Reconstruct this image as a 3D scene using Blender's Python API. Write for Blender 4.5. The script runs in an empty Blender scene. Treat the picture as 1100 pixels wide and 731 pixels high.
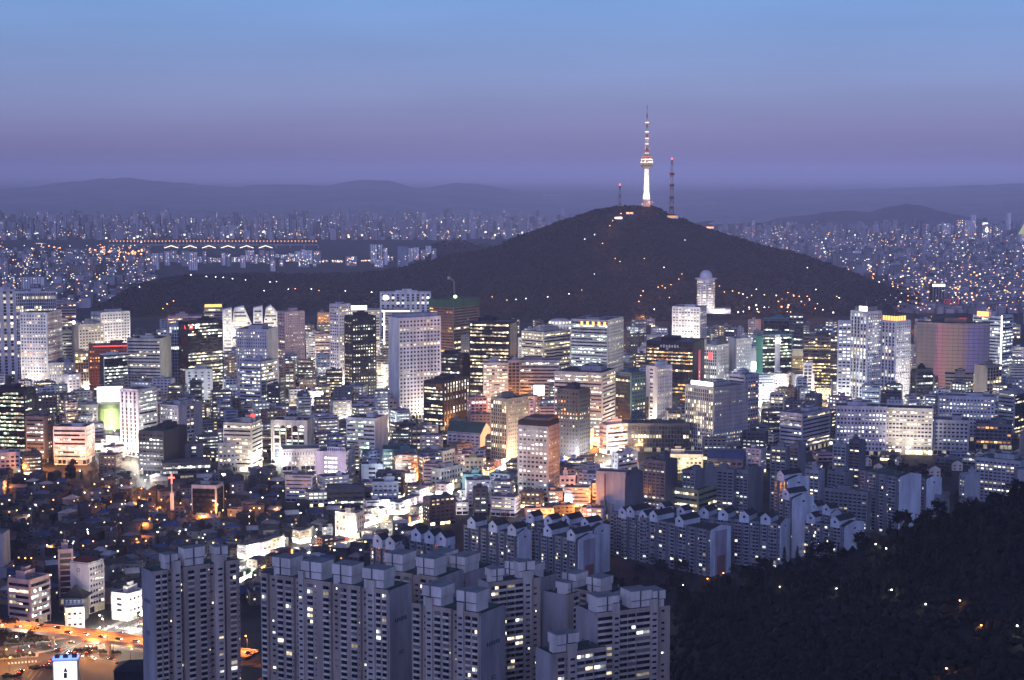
import bpy, math, random
import numpy as np
from mathutils import Vector, Matrix, noise as mnoise

R = random.Random(11)
SC = bpy.context.scene
COL = SC.collection
rad = math.radians

# ------------------------------------------------------------------ camera, sky, sun, exposure
F = 1864.0                    # focal length in pixels of an 1100 px wide picture
HOR = 186.0                   # row of the horizon
TH = math.atan((365.5 - HOR) / F)
CZ = 320.0                    # the viewpoint is a mountain top
cam = bpy.data.cameras.new('camera'); camo = bpy.data.objects.new('camera', cam); COL.objects.link(camo)
camo.location = (0, 0, CZ); camo.rotation_euler = (math.pi / 2 - TH, 0, 0)
cam.sensor_width = 36.0; cam.lens = 36.0 * F / 1100.0
cam.clip_start = 1.0; cam.clip_end = 120000.0
SC.camera = camo

W = bpy.data.worlds.new('World'); SC.world = W; W.use_nodes = True
nt = W.node_tree; nt.nodes.clear()
def wn(t, **k):
    n = nt.nodes.new(t)
    for a, b in k.items(): setattr(n, a, b)
    return n
out = wn('ShaderNodeOutputWorld'); bg = wn('ShaderNodeBackground'); tc = wn('ShaderNodeTexCoord')
sep = wn('ShaderNodeSeparateXYZ'); nt.links.new(tc.outputs['Generated'], sep.inputs[0])
mr = wn('ShaderNodeMapRange'); mr.inputs['From Min'].default_value = 0.0; mr.inputs['From Max'].default_value = 0.11
nt.links.new(sep.outputs['Z'], mr.inputs['Value'])
ramp = wn('ShaderNodeValToRGB'); nt.links.new(mr.outputs[0], ramp.inputs[0])
SKY = [(0.0, (0.155, 0.140, 0.300)), (0.06, (0.170, 0.154, 0.325)), (0.22, (0.214, 0.224, 0.430)), (0.42, (0.236, 0.305, 0.56)), (0.7, (0.208, 0.342, 0.66)), (0.91, (0.186, 0.355, 0.715))]
while len(ramp.color_ramp.elements) < len(SKY): ramp.color_ramp.elements.new(0.5)
for e, (p, c) in zip(ramp.color_ramp.elements, SKY): e.position = p; e.color = (*c, 1)
mr2 = wn('ShaderNodeMapRange'); mr2.inputs['From Min'].default_value = 0.11; mr2.inputs['From Max'].default_value = 0.45
nt.links.new(sep.outputs['Z'], mr2.inputs['Value'])
zen = wn('ShaderNodeMix', data_type='RGBA'); nt.links.new(mr2.outputs[0], zen.inputs['Factor'])
nt.links.new(ramp.outputs[0], zen.inputs['A']); zen.inputs['B'].default_value = (0.030, 0.045, 0.14, 1)
# afterglow in the west, behind the viewpoint
gl = wn('ShaderNodeMapRange'); gl.inputs['From Min'].default_value = 0.1; gl.inputs['From Max'].default_value = -1.0
nt.links.new(sep.outputs['Y'], gl.inputs['Value'])
glz = wn('ShaderNodeMapRange'); glz.inputs['From Min'].default_value = 0.75; glz.inputs['From Max'].default_value = 0.0
nt.links.new(sep.outputs['Z'], glz.inputs['Value'])
gm = wn('ShaderNodeMath', operation='MULTIPLY'); nt.links.new(gl.outputs[0], gm.inputs[0]); nt.links.new(glz.outputs[0], gm.inputs[1])
ga = wn('ShaderNodeMix', data_type='RGBA', blend_type='ADD'); nt.links.new(gm.outputs[0], ga.inputs['Factor'])
nt.links.new(zen.outputs['Result'], ga.inputs['A']); ga.inputs['B'].default_value = (0.17, 0.15, 0.27, 1)
# the physical sky, low sun behind the viewpoint, adds its own twilight tint
sky = wn('ShaderNodeTexSky', sky_type='NISHITA'); sky.sun_disc = False; sky.sun_elevation = rad(1.5); sky.sun_rotation = rad(200)
sm = wn('ShaderNodeMix', data_type='RGBA', blend_type='ADD'); sm.inputs['Factor'].default_value = 0.006
nt.links.new(ga.outputs['Result'], sm.inputs['A']); nt.links.new(sky.outputs[0], sm.inputs['B'])
# faint unevenness of the dusk haze, stretched along the horizon
mpw = wn('ShaderNodeMapping'); mpw.inputs['Scale'].default_value = (3.0, 3.0, 22.0); nt.links.new(tc.outputs['Generated'], mpw.inputs[0])
nzw = wn('ShaderNodeTexNoise'); nzw.inputs['Scale'].default_value = 1.6; nzw.inputs['Detail'].default_value = 5; nt.links.new(mpw.outputs[0], nzw.inputs['Vector'])
mrw = wn('ShaderNodeMapRange'); mrw.inputs['From Min'].default_value = 0.3; mrw.inputs['From Max'].default_value = 0.7; mrw.inputs['To Min'].default_value = 0.93; mrw.inputs['To Max'].default_value = 1.06; nt.links.new(nzw.outputs[0], mrw.inputs['Value'])
mw = wn('ShaderNodeMix', data_type='RGBA', blend_type='MULTIPLY'); mw.inputs['Factor'].default_value = 1.0; nt.links.new(sm.outputs['Result'], mw.inputs['A']); nt.links.new(mrw.outputs[0], mw.inputs['B'])
nt.links.new(mw.outputs['Result'], bg.inputs['Color']); bg.inputs['Strength'].default_value = 1.0
nt.links.new(bg.outputs[0], out.inputs['Surface'])

sun = bpy.data.lights.new('sun', 'SUN'); sun.energy = 1.5; sun.angle = rad(40); sun.color = (0.41, 0.47, 0.98)
suno = bpy.data.objects.new('sun', sun); COL.objects.link(suno); suno.rotation_euler = (rad(76), 0, rad(-14))

vs = SC.view_settings; vs.view_transform = 'Standard'; vs.look = 'None'; vs.exposure = 0.0; vs.gamma = 1.0; vs.use_curve_mapping = False
SC.render.engine = 'CYCLES'
cy = SC.cycles
cy.use_denoising = True; cy.max_bounces = 4; cy.diffuse_bounces = 2; cy.glossy_bounces = 2; cy.volume_bounces = 0; cy.transmission_bounces = 2
cy.sample_clamp_indirect = 2.0; cy.sample_clamp_direct = 0.0; cy.use_light_tree = True; cy.use_adaptive_sampling = True; cy.adaptive_threshold = 0.01
cy.caustics_reflective = False; cy.caustics_refractive = False

# ------------------------------------------------------------------ where things stand
GT = [(-3000, 150), (-400, 170), (-60, 262), (0, 276), (200, 212), (500, 120), (780, 66), (950, 24), (1000, 20), (1350, 20), (1750, 40), (200000, 40)]
def G(Y): return float(np.interp(Y, [g[0] for g in GT], [g[1] for g in GT]))
ct, st_ = math.cos(TH), math.sin(TH)
def P(px, py, Y):
    """the point that lies Y metres ahead and is seen at picture position px, py"""
    u = -(py - 365.5) / F; d = Y / (ct + u * st_)
    return Vector((d * (px - 550) / F, Y, CZ + d * (u * ct - st_)))
HAZE = 4.5e-5
def proj(v):
    x, y, z = v[0], v[1], v[2] - CZ
    d = y * ct - z * st_; u = y * st_ + z * ct
    return 550 + F * x / d, 365.5 - F * u / d, d
def GY(py):
    """distance at which the ground shows at row py"""
    lo, hi = 300.0, 90000.0
    for _ in range(60):
        m = (lo + hi) / 2
        if proj((0, m, G(m)))[1] > py: lo = m
        else: hi = m
    return lo
def gp(px, py):
    Y = GY(py); x = P(px, py, Y).x
    return Vector((x, Y, G(Y)))

# ------------------------------------------------------------------ materials
MATS = {}
def M(name, rgb=None, rough=0.8, metal=0.0, var=0.20, scale=0.12, spec=0.3):
    if name in MATS: return MATS[name]
    m = bpy.data.materials.new(name); m.use_nodes = True; t = m.node_tree; b = t.nodes['Principled BSDF']
    b.inputs['Roughness'].default_value = rough; b.inputs['Metallic'].default_value = metal; b.inputs['Specular IOR Level'].default_value = spec
    b.inputs['Base Color'].default_value = (*rgb, 1)
    if var:
        c = t.nodes.new('ShaderNodeTexCoord'); n = t.nodes.new('ShaderNodeTexNoise'); n.inputs['Scale'].default_value = scale; n.inputs['Detail'].default_value = 5; n.inputs['Roughness'].default_value = 0.65
        mp = t.nodes.new('ShaderNodeMapping'); mp.inputs['Scale'].default_value = (1, 1, 0.22)
        t.links.new(c.outputs['Object'], mp.inputs[0]); t.links.new(mp.outputs[0], n.inputs['Vector'])
        r = t.nodes.new('ShaderNodeMapRange'); r.inputs['From Min'].default_value = 0.3; r.inputs['From Max'].default_value = 0.7
        r.inputs['To Min'].default_value = 1 - 2 * var; r.inputs['To Max'].default_value = 1 + var
        t.links.new(n.outputs[0], r.inputs['Value'])
        x = t.nodes.new('ShaderNodeMix'); x.data_type = 'RGBA'; x.blend_type = 'MULTIPLY'; x.inputs['Factor'].default_value = 1
        x.inputs['A'].default_value = (*rgb, 1); t.links.new(r.outputs[0], x.inputs['B']); t.links.new(x.outputs['Result'], b.inputs['Base Color'])
    MATS[name] = m; return m
def E(name, rgb, s, sample=False, var=0.0, scale=0.35):
    if name in MATS: return MATS[name]
    m = bpy.data.materials.new(name); m.use_nodes = True; t = m.node_tree; b = t.nodes['Principled BSDF']
    b.inputs['Base Color'].default_value = (0.03, 0.03, 0.035, 1); b.inputs['Roughness'].default_value = 0.4
    b.inputs['Emission Color'].default_value = (*rgb, 1); b.inputs['Emission Strength'].default_value = s
    if var:
        g = t.nodes.new('ShaderNodeNewGeometry'); n = t.nodes.new('ShaderNodeTexNoise'); n.inputs['Scale'].default_value = scale; n.inputs['Detail'].default_value = 3
        t.links.new(g.outputs['Position'], n.inputs['Vector'])
        r = t.nodes.new('ShaderNodeMapRange'); r.inputs['From Min'].default_value = 0.32; r.inputs['From Max'].default_value = 0.68
        r.inputs['To Min'].default_value = s * (1 - var); r.inputs['To Max'].default_value = s * (1 + var)
        t.links.new(n.outputs[0], r.inputs['Value']); t.links.new(r.outputs[0], b.inputs['Emission Strength'])
    m.cycles.emission_sampling = 'AUTO' if sample else 'NONE'
    MATS[name] = m; return m
WALL = dict(white=(.76, .74, .74), cream=(.68, .62, .53), lilac=(.56, .53, .58), grey=(.40, .40, .42), mid=(.17, .17, .185), dark=(.07, .07, .085), black=(.025, .026, .034),
            brown=(.22, .15, .12), red=(.26, .08, .06), brick=(.22, .09, .06), teal=(.09, .19, .22), green=(.12, .33, .22), olive=(.34, .37, .22), pink=(.52, .38, .40), blue=(.27, .33, .46), tan=(.40, .33, .26), apt=(.24, .25, .28), aptw=(.42, .43, .48), aptd=(.15, .155, .18))
for k, c in WALL.items(): M('wall_' + k, c)
M('roof_dark', (.06, .065, .07)); M('roof_green', (.07, .13, .10)); M('roof_grey', (.2, .2, .22)); M('roof_red', (.20, .06, .045)); M('roof_blue', (.06, .10, .22)); M('roof_tile', (.05, .05, .055)); M('roof_white', (.5, .5, .5))
M('concrete', (.33, .32, .31)); M('asphalt', (.05, .05, .052), 0.7); M('paint', (.75, .75, .72), var=.1); M('steel', (.35, .35, .37), .45, .6); M('steel_dark', (.05, .05, .055), .5, .3); M('bark', (.07, .055, .045))
M('glass_a', (.016, .020, .032), .12, 0, 0, spec=.6); M('glass_b', (.035, .042, .06), .2, 0, 0, spec=.6); M('glass_c', (.008, .009, .014), .2, 0, 0, spec=.5); M('frame_white', (.6, .6, .62), var=0); M('mullion', (.10, .10, .11), var=0)
TONE = dict(w=(1.0, .84, .54), c=(.95, 1.0, .93), g=(.82, 1.0, .74), o=(1.0, .45, .12), y=(1.0, .80, .36), b=(.62, .82, 1.0))
LV = (.40, 1.2, 2.8)
for k, c in TONE.items():
    for i, s in enumerate(LV): E('lit_%s%d' % (k, i), c, s, var=.55)
    E('shop_' + k, c, 3.2, True, var=.8, scale=.22)
E('sign_white', (1, 1, .98), 4.0, True); E('sign_red', (1, .06, .05), 3.0); E('sign_orange', (1, .42, .10), 3.0, True); E('sign_blue', (.15, .25, 1), 2.5); E('sign_green', (.35, 1, .35), 2.5); E('sign_pink', (1, .25, .6), 2.0)
E('head_light', (1, .95, .82), 45); E('tail_glow', (1, .06, .03), 18); E('lamp_white', (1, .97, .88), 14); E('lamp_orange', (1, .42, .10), 12); E('lamp_red', (1, .07, .04), 6)

# ------------------------------------------------------------------ mesh building
class MB:
    def __init__(s): s.v = []; s.f = []; s.m = []; s.names = []; s.ix = {}; s.fr = (0, 0, 1, 0, 0, 1)
    def mi(s, n):
        if n not in s.ix: s.ix[n] = len(s.names); s.names.append(n)
        return s.ix[n]
    def p(s, u, n, z):
        a = s.fr; return (a[0] + u * a[2] + n * a[4], a[1] + u * a[3] + n * a[5], z)
    def quad(s, u0, u1, z0, z1, n, mat):
        b = len(s.v); s.v += [s.p(u0, n, z0), s.p(u1, n, z0), s.p(u1, n, z1), s.p(u0, n, z1)]; s.f.append((b, b + 1, b + 2, b + 3)); s.m.append(s.mi(mat))
    def box(s, u0, u1, n0, n1, z0, z1, mat, top=None):
        b = len(s.v); i = s.mi(mat); t = i if top is None else s.mi(top)
        s.v += [s.p(u0, n0, z0), s.p(u1, n0, z0), s.p(u1, n1, z0), s.p(u0, n1, z0), s.p(u0, n0, z1), s.p(u1, n0, z1), s.p(u1, n1, z1), s.p(u0, n1, z1)]
        s.f += [(b, b + 1, b + 5, b + 4), (b + 1, b + 2, b + 6, b + 5), (b + 2, b + 3, b + 7, b + 6), (b + 3, b, b + 4, b + 7), (b + 4, b + 5, b + 6, b + 7), (b + 3, b + 2, b + 1, b)]
        s.m += [i, i, i, i, t, i]
    def poly(s, pts, mat):
        b = len(s.v); s.v += [tuple(q) for q in pts]; s.f.append(tuple(range(b, b + len(pts)))); s.m.append(s.mi(mat))
    def prism(s, pts, z0, z1, mat, top=None):
        n = len(pts); b = len(s.v); i = s.mi(mat); t = i if top is None else s.mi(top)
        s.v += [s.p(x, y, z0) for x, y in pts] + [s.p(x, y, z1) for x, y in pts]
        for k in range(n): s.f.append((b + k, b + (k + 1) % n, b + n + (k + 1) % n, b + n + k)); s.m.append(i)
        s.f.append(tuple(range(b + n, b + 2 * n))); s.m.append(t)
    def lathe(s, prof, mat, seg=12, cx=0, cy=0):
        b = len(s.v); i = s.mi(mat)
        for r, z in prof:
            for k in range(seg): a = 2 * math.pi * k / seg; s.v.append((cx + r * math.cos(a), cy + r * math.sin(a), z))
        for j in range(len(prof) - 1):
            for k in range(seg): s.f.append((b + j * seg + k, b + j * seg + (k + 1) % seg, b + (j + 1) * seg + (k + 1) % seg, b + (j + 1) * seg + k)); s.m.append(i)
        s.f.append(tuple(b + (len(prof) - 1) * seg + k for k in range(seg))); s.m.append(i)
    def tube(s, a, c, r0, r1, mat, seg=5):
        a = Vector(a); c = Vector(c); d = (c - a).normalized(); e = d.orthogonal().normalized(); g = d.cross(e); b = len(s.v); i = s.mi(mat)
        for q, r in ((a, r0), (c, r1)):
            for k in range(seg): t = 2 * math.pi * k / seg; s.v.append(tuple(q + e * r * math.cos(t) + g * r * math.sin(t)))
        for k in range(seg): s.f.append((b + k, b + (k + 1) % seg, b + seg + (k + 1) % seg, b + seg + k)); s.m.append(i)
        s.f.append(tuple(b + seg + k for k in range(seg))); s.m.append(i)
    def gable(s, u0, u1, n0, n1, z0, z1, mat, roof, axis='u', over=.5):
        """pitched roof volume: ridge along axis, its two gable ends in mat, slopes in roof"""
        i = s.mi(mat); r = s.mi(roof); b = len(s.v)
        if axis == 'u':
            c = (n0 + n1) / 2; pts = [(u0, n0, z0), (u1, n0, z0), (u1, n1, z0), (u0, n1, z0), (u0, c, z1), (u1, c, z1)]
            fs = [((0, 1, 5, 4), r), ((2, 3, 4, 5), r), ((3, 0, 4), i), ((1, 2, 5), i)]
        else:
            c = (u0 + u1) / 2; pts = [(u0, n0, z0), (u1, n0, z0), (u1, n1, z0), (u0, n1, z0), (c, n0, z1), (c, n1, z1)]
            fs = [((3, 0, 4, 5), r), ((1, 2, 5, 4), r), ((0, 1, 4), i), ((2, 3, 5), i)]
        s.v += [s.p(*q) for q in pts]
        for f, m in fs: s.f.append(tuple(b + k for k in f)); s.m.append(m)
    def hip(s, u0, u1, n0, n1, z0, z1, roof, k=.35):
        b = len(s.v); r = s.mi(roof); du = (u1 - u0) * k; c = (n0 + n1) / 2
        s.v += [s.p(*q) for q in [(u0, n0, z0), (u1, n0, z0), (u1, n1, z0), (u0, n1, z0), (u0 + du, c, z1), (u1 - du, c, z1)]]
        for f in ((0, 1, 5, 4), (1, 2, 5), (2, 3, 4, 5), (3, 0, 4)): s.f.append(tuple(b + q for q in f)); s.m.append(r)
    def mesh(s, name):
        me = bpy.data.meshes.new(name); me.from_pydata(s.v, [], s.f)
        for n in s.names: me.materials.append(MATS[n])
        me.polygons.foreach_set('material_index', s.m); me.update(); return me
    def build(s, name, parent=None, loc=None):
        if not s.f: return None
        return put(name, s.mesh(name), parent, loc)
def put(name, me, parent=None, loc=None, rotz=0.0, scale=None):
    o = bpy.data.objects.new(name, me); COL.objects.link(o)
    if parent: o.parent = parent
    if loc is not None: o.location = loc
    if rotz: o.rotation_euler = (0, 0, rotz)
    if scale: o.scale = scale
    return o
def thing(name, label, cat, loc, rotz=0.0, group=None):
    o = bpy.data.objects.new(name, None); COL.objects.link(o); o.location = loc; o.rotation_euler = (0, 0, rotz); o.empty_display_size = 2
    return tag(o, label, cat, group)
def tag(o, label, cat, group=None):
    if label: o['label'] = label
    o['category'] = cat
    if group: o['group'] = group
    return o
def structure(o): o['kind'] = 'structure'; return o
def stuff(o): o['kind'] = 'stuff'; return o
def copy_tree(o, parent=None):
    c = o.copy(); COL.objects.link(c)
    if parent: c.parent = parent
    for ch in list(o.children): copy_tree(ch, c)
    return c
def text(name, body, size, mat, parent, loc, rotz=0.0, depth=.05):
    cu = bpy.data.curves.new(name, 'FONT'); cu.body = body; cu.size = size; cu.align_x = 'CENTER'; cu.align_y = 'CENTER'; cu.extrude = depth
    t = bpy.data.objects.new(name, cu); me = bpy.data.meshes.new_from_object(t); bpy.data.objects.remove(t); me.materials.clear(); me.materials.append(MATS[mat])
    o = put(name, me, parent, loc); o.rotation_euler = (math.pi / 2, 0, rotz); return o
def lamp(kind, loc, power, color, parent=None, r=.25, target=None, angle=150, blend=.6):
    l = bpy.data.lights.new('light', kind); l.energy = power; l.color = color; l.shadow_soft_size = r
    o = bpy.data.objects.new('light', l); COL.objects.link(o); o.location = loc
    if kind == 'SPOT':
        l.spot_size = rad(angle); l.spot_blend = blend
        if target is not None: o.rotation_euler = (Vector(target) - Vector(loc)).to_track_quat('-Z', 'Y').to_euler()
    if parent: o.parent = parent
    return o

FOOT = []      # footprints taken: x, y, half diagonal
OCC = []       # picture rectangles of what stands where: x0, x1, yt, yb, Y
def grid_mesh(name, pts, nu, nv, mat, parent=None):
    me = bpy.data.meshes.new(name); f = [(j * nu + i, j * nu + i + 1, (j + 1) * nu + i + 1, (j + 1) * nu + i) for j in range(nv - 1) for i in range(nu - 1)]
    me.from_pydata([tuple(p) for p in pts], [], f); me.materials.append(MATS[mat]); me.polygons.foreach_set('use_smooth', [True] * len(f)); me.update()
    return put(name, me, parent)
# ------------------------------------------------------------------ ground, river, hills, mountains
M('ground', (.05, .05, .052), var=.35, scale=.02); M('soil', (.010, .010, .008), var=.3, scale=.05); M('forest_floor', (.013, .015, .017), var=.35, scale=.03); M('far_rock', (.50, .46, .48), var=.1, scale=.002); M('far_rock_dark', (.22, .21, .23), var=.1, scale=.002)  # rock of the farthest ridges is pale: haze painted into its colour
M('water', (.02, .03, .05), .6, 0, 0, spec=.1)
xs_ = [-60000, -30000, -15000, -8000, -4000, -2000, -1000, -500, 0, 500, 1000, 2000, 4000, 8000, 15000, 30000, 60000]
ys_ = [g[0] for g in GT[:-1]] + [2500, 3500, 5000, 8000, 14000, 25000, 45000, 80000]
structure(grid_mesh('ground', [(x, y, G(y)) for y in ys_ for x in xs_], len(xs_), len(ys_), 'ground'))
structure(grid_mesh('river', [(x, y, 40.6) for y in (6350, 7150) for x in (-9000, -4000, 0, 4000, 9000)], 5, 2, 'water'))

def tab(t, x): return float(np.interp(x, [a for a, b in t], [b for a, b in t]))
def fbm(x, y, s, o=4): return mnoise.fractal(Vector((x / s, y / s, 3.7)), 1.0, 2.0, o)

# Foreground hillside: the slope below the viewpoint
SIL = [(640, 700), (715, 668), (730, 632), (760, 620), (800, 612), (850, 600), (905, 590), (940, 572), (985, 556), (1030, 540), (1070, 528), (1110, 518), (1200, 505)]
YS = [(640, 1030), (730, 1010), (850, 960), (950, 920), (1100, 880), (1200, 860)]
YB = [(640, 850), (726, 830), (760, 760), (850, 660), (1000, 560), (1200, 500)]
HPX = [640, 665, 690, 705, 716, 724, 730, 738, 750] + list(range(765, 1426, 15))
HT = [-.12, 0, .08, .16, .25, .34, .43, .52, .61, .7, .79, .87, .94, 1.0]
def hill_pt(px, t):
    Y = tab(YB, px) * (1 - t) + tab(YS, px) * t; py = 762 * (1 - t) + (tab(SIL, px) + 8) * t
    q = P(px, py, Y); q.z += 3.0 * fbm(q.x, q.y, 60) * max(0, min(1, (1.0 - t) * 4))
    if px < 730: q.z = q.z - (730 - px) * .55
    q.z = max(q.z, G(q.y) - 2); return q
pts = [hill_pt(px, t) for t in HT for px in HPX]
for dy, dz in ((50, 14), (120, 45), (240, 95), (300, 140)):
    for px in HPX:
        q = hill_pt(px, 1.0); q.y += dy; q.x *= (q.y / (q.y - dy)); q.z = max(q.z - dz, G(q.y) - 3); pts.append(q)
structure(grid_mesh('hillside', pts, len(HPX), len(HT) + 4, 'soil'))

def ridge_hill(name, sil, Ys, Yf, mat, step=6, bump=14, back=900, rows=34, p=.95, crest=2.5, s=160):
    """a hill whose crest runs at distance Ys along the given rows and whose foot lies at Yf(px)"""
    pxs = list(np.arange(sil[0][0], sil[-1][0] + .1, step)); out = []; keep = []
    for j in range(rows + 8):
        row = []
        for px in pxs:
            ys = Ys(px) if callable(Ys) else Ys; zt = P(px, tab(sil, px), ys).z; yf = Yf(px) if callable(Yf) else Yf
            if j <= rows:
                t = j / rows; Y = yf + (ys - yf) * t; e = max(0.0, min(1.0, t)) ** p; e = e * (1 - .35 * (1 - t) * t * 2)
            else:
                k = (j - rows) / 7; Y = ys + back * k; e = (1 - k) ** 1.3
            x = Y * (px - 550) / F; h = max(0, zt - 40)
            w = (4 * e * (1 - e)) if j != rows else 0
            z = 38 + h * e + min(bump, h * .22) * fbm(x, Y, s) * (w + .04) + crest * fbm(x, Y, 35) * min(1, h / 60)
            row.append((x, Y, z))
        out += row
    o = structure(grid_mesh(name, out, len(pxs), rows + 8, mat)); return out, len(pxs), rows

NSIL = [(84, 334), (110, 326), (140, 308), (170, 299), (200, 295), (250, 293), (320, 294), (390, 292), (430, 287), (460, 280), (485, 273), (520, 268), (540, 261), (560, 251), (580, 244), (600, 238), (622, 230), (640, 224), (655, 221), (675, 220), (700, 220), (712, 225), (722, 231), (735, 234), (748, 240), (770, 247), (800, 257), (835, 267), (860, 272), (890, 282), (920, 293), (950, 306), (980, 318), (1010, 330)]
def NYS(px): return tab([(84, 3560), (120, 3640), (160, 3780), (230, 3950), (300, 4000), (880, 4000), (940, 3850), (1010, 3620)], px)
def NF(px): return tab([(84, 3330), (200, 3380), (400, 3380), (560, 3230), (700, 3260), (860, 3330), (1010, 3450)], px)
NPTS, NNU, NROWS = ridge_hill('forested_hill', NSIL, NYS, NF, 'forest_floor', step=5, bump=26)
NARR = np.array(NPTS).reshape(NROWS + 8, NNU, 3)
def nam(px, t):
    """point of the forested hill at column px, t from foot to crest"""
    i = (px - NSIL[0][0]) / 5; i0 = int(max(0, min(NNU - 2, math.floor(i)))); j = t * NROWS; j0 = int(max(0, min(NROWS - 1, math.floor(j))))
    a, b = i - i0, j - j0; A = NARR
    return Vector(A[j0, i0] * (1 - a) * (1 - b) + A[j0, i0 + 1] * a * (1 - b) + A[j0 + 1, i0] * (1 - a) * b + A[j0 + 1, i0 + 1] * a * b)
def nam_at(px, py):
    for k in range(101):
        q = nam(px, k / 100)
        if proj(q)[1] <= py: return q
    return nam(px, 1.0)
ridge_hill('hill', [(430, 284), (450, 272), (470, 261), (490, 259), (510, 263), (530, 265), (560, 270), (590, 276)], 5600, 4900, 'forest_floor', bump=10)
ridge_hill('hill', [(-10, 284), (15, 276), (40, 272), (70, 273), (100, 279), (125, 290), (150, 300)], 5900, 5000, 'forest_floor', bump=10)
LM = [(-140, 215), (-60, 203), (0, 204), (50, 199), (95, 193), (140, 191), (200, 197), (250, 201), (300, 198), (345, 200), (390, 193), (420, 194), (455, 203), (490, 196), (520, 199), (560, 206), (610, 214), (660, 226), (700, 238)]
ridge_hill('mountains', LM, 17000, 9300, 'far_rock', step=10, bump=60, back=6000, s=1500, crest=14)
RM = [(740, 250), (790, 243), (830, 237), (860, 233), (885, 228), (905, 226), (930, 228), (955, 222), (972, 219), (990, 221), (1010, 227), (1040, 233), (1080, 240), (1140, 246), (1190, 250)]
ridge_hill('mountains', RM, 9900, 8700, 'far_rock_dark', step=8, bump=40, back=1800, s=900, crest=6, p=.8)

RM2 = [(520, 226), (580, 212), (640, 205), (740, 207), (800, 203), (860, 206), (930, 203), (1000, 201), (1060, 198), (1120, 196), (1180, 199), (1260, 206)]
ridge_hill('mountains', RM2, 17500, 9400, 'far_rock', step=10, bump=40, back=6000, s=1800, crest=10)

# the woods that read as one mass: crowns on the forested hill
def blobs(name, spots, mat, seg=5):
    """low tree crowns: irregular five-sided double cones with a jittered girdle"""
    n = len(spots); V = np.zeros((n, 2 * seg + 2, 3)); rs = np.random.RandomState(3)
    S = np.array(spots); r = S[:, 3]; h = S[:, 4]
    for k in range(seg):
        a = 2 * math.pi * k / seg + rs.rand(n); j1 = .75 + .5 * rs.rand(n); j2 = .45 + .5 * rs.rand(n)
        V[:, k] = np.stack([S[:, 0] + r * j1 * np.cos(a), S[:, 1] + r * j1 * np.sin(a), S[:, 2] + h * (.25 + .25 * rs.rand(n))], 1)
        V[:, seg + k] = np.stack([S[:, 0] + r * j2 * np.cos(a + .5), S[:, 1] + r * j2 * np.sin(a + .5), S[:, 2] + h * (.65 + .25 * rs.rand(n))], 1)
    V[:, 2 * seg] = S[:, :3]; V[:, 2 * seg + 1] = np.stack([S[:, 0], S[:, 1], S[:, 2] + h], 1)
    f = []
    for k in range(seg):
        k2 = (k + 1) % seg; f += [(2 * seg, k2, k), (k, k2, seg + k), (k2, seg + k2, seg + k), (seg + k, seg + k2, 2 * seg + 1)]
    Fc = (np.array(f)[None] + (np.arange(n) * (2 * seg + 2))[:, None, None]).reshape(-1, 3)
    me = bpy.data.meshes.new(name); me.vertices.add(V.shape[0] * V.shape[1]); me.vertices.foreach_set('co', V.reshape(-1))
    me.loops.add(Fc.size); me.loops.foreach_set('vertex_index', Fc.reshape(-1)); me.polygons.add(len(Fc)); me.polygons.foreach_set('loop_start', np.arange(len(Fc)) * 3)
    me.materials.append(MATS[mat]); me.update(calc_edges=True); me.validate(); return stuff(put(name, me))
M('woods', (.012, .015, .017), var=.3, scale=.05); M('leaf_dark', (.013, .015, .011), var=.3, scale=.4); M('twig', (.026, .023, .020), var=.3, scale=.5); M('leaf_pine', (.022, .036, .022), var=.3, scale=.4)
sp = []
for k in range(26000):
    px = R.uniform(90, 1005); t = R.random() ** .85
    q = nam(px, min(1, t)); r = R.uniform(2.4, 4.6); 
    if q.z > 43: sp.append((q.x, q.y, q.z - 1.5, r, R.uniform(3, 6)))
tag(blobs('woodland', sp, 'woods'), 'dark woods covering the tall hill under the broadcast tower', 'woodland')
sp = []
for o in [o for o in bpy.data.objects if o.name.startswith('hill.') or o.name == 'hill']:
    for v in o.data.vertices:
        if v.co.z > 46:
            for _ in range(2): sp.append((v.co.x + R.uniform(-9, 9), v.co.y + R.uniform(-9, 9), v.co.z - 1, R.uniform(4, 7), R.uniform(6, 10)))
tag(blobs('woodland', sp, 'woods'), 'dark woods on the low hills in front of the river bridge', 'woodland')

# haze
M_h = bpy.data.materials.new('haze'); M_h.use_nodes = True; t = M_h.node_tree; t.nodes.clear()
o_ = t.nodes.new('ShaderNodeOutputMaterial'); pv = t.nodes.new('ShaderNodeVolumePrincipled')
pv.inputs['Color'].default_value = (.95, .87, .97, 1); pv.inputs['Density'].default_value = HAZE; pv.inputs['Anisotropy'].default_value = -0.40
t.links.new(pv.outputs[0], o_.inputs['Volume']); MATS['haze'] = M_h
mb = MB(); mb.box(-59000, 59000, -2900, 59000, 18.0, 520, 'haze'); hz = stuff(mb.build('haze'))
# ------------------------------------------------------------------ buildings
def place(x0, xs, x1, yt, Y, a):
    """footprint seen between columns x0 and x1 with its near corner at column xs; a is the turn of the face left of it"""
    c = P(x0 if xs is None else xs, yt, Y); d = proj(c)[2]; s = F / d
    phi = math.atan2(c.x, Y); e1 = Vector((math.cos(phi), -math.sin(phi))); e2 = Vector((math.sin(phi), math.cos(phi)))
    if xs is None:
        w = (x1 - x0) / s; dp = max(10, min(w * .8, 26)); lx, ly = e1, e2
        cen = Vector((c.x, c.y)) + lx * w / 2 + ly * dp / 2
    else:
        A = rad(a); w = max(3.0, (xs - x0) / (s * math.cos(A))); dp = max(3.0, (x1 - xs) / (s * math.sin(A)))
        lx = math.cos(A) * e1 - math.sin(A) * e2; ly = math.sin(A) * e1 + math.cos(A) * e2
        cen = Vector((c.x, c.y)) - lx * w / 2 + ly * dp / 2
    return w, dp, cen, math.atan2(lx.y, lx.x), c.z
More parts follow.
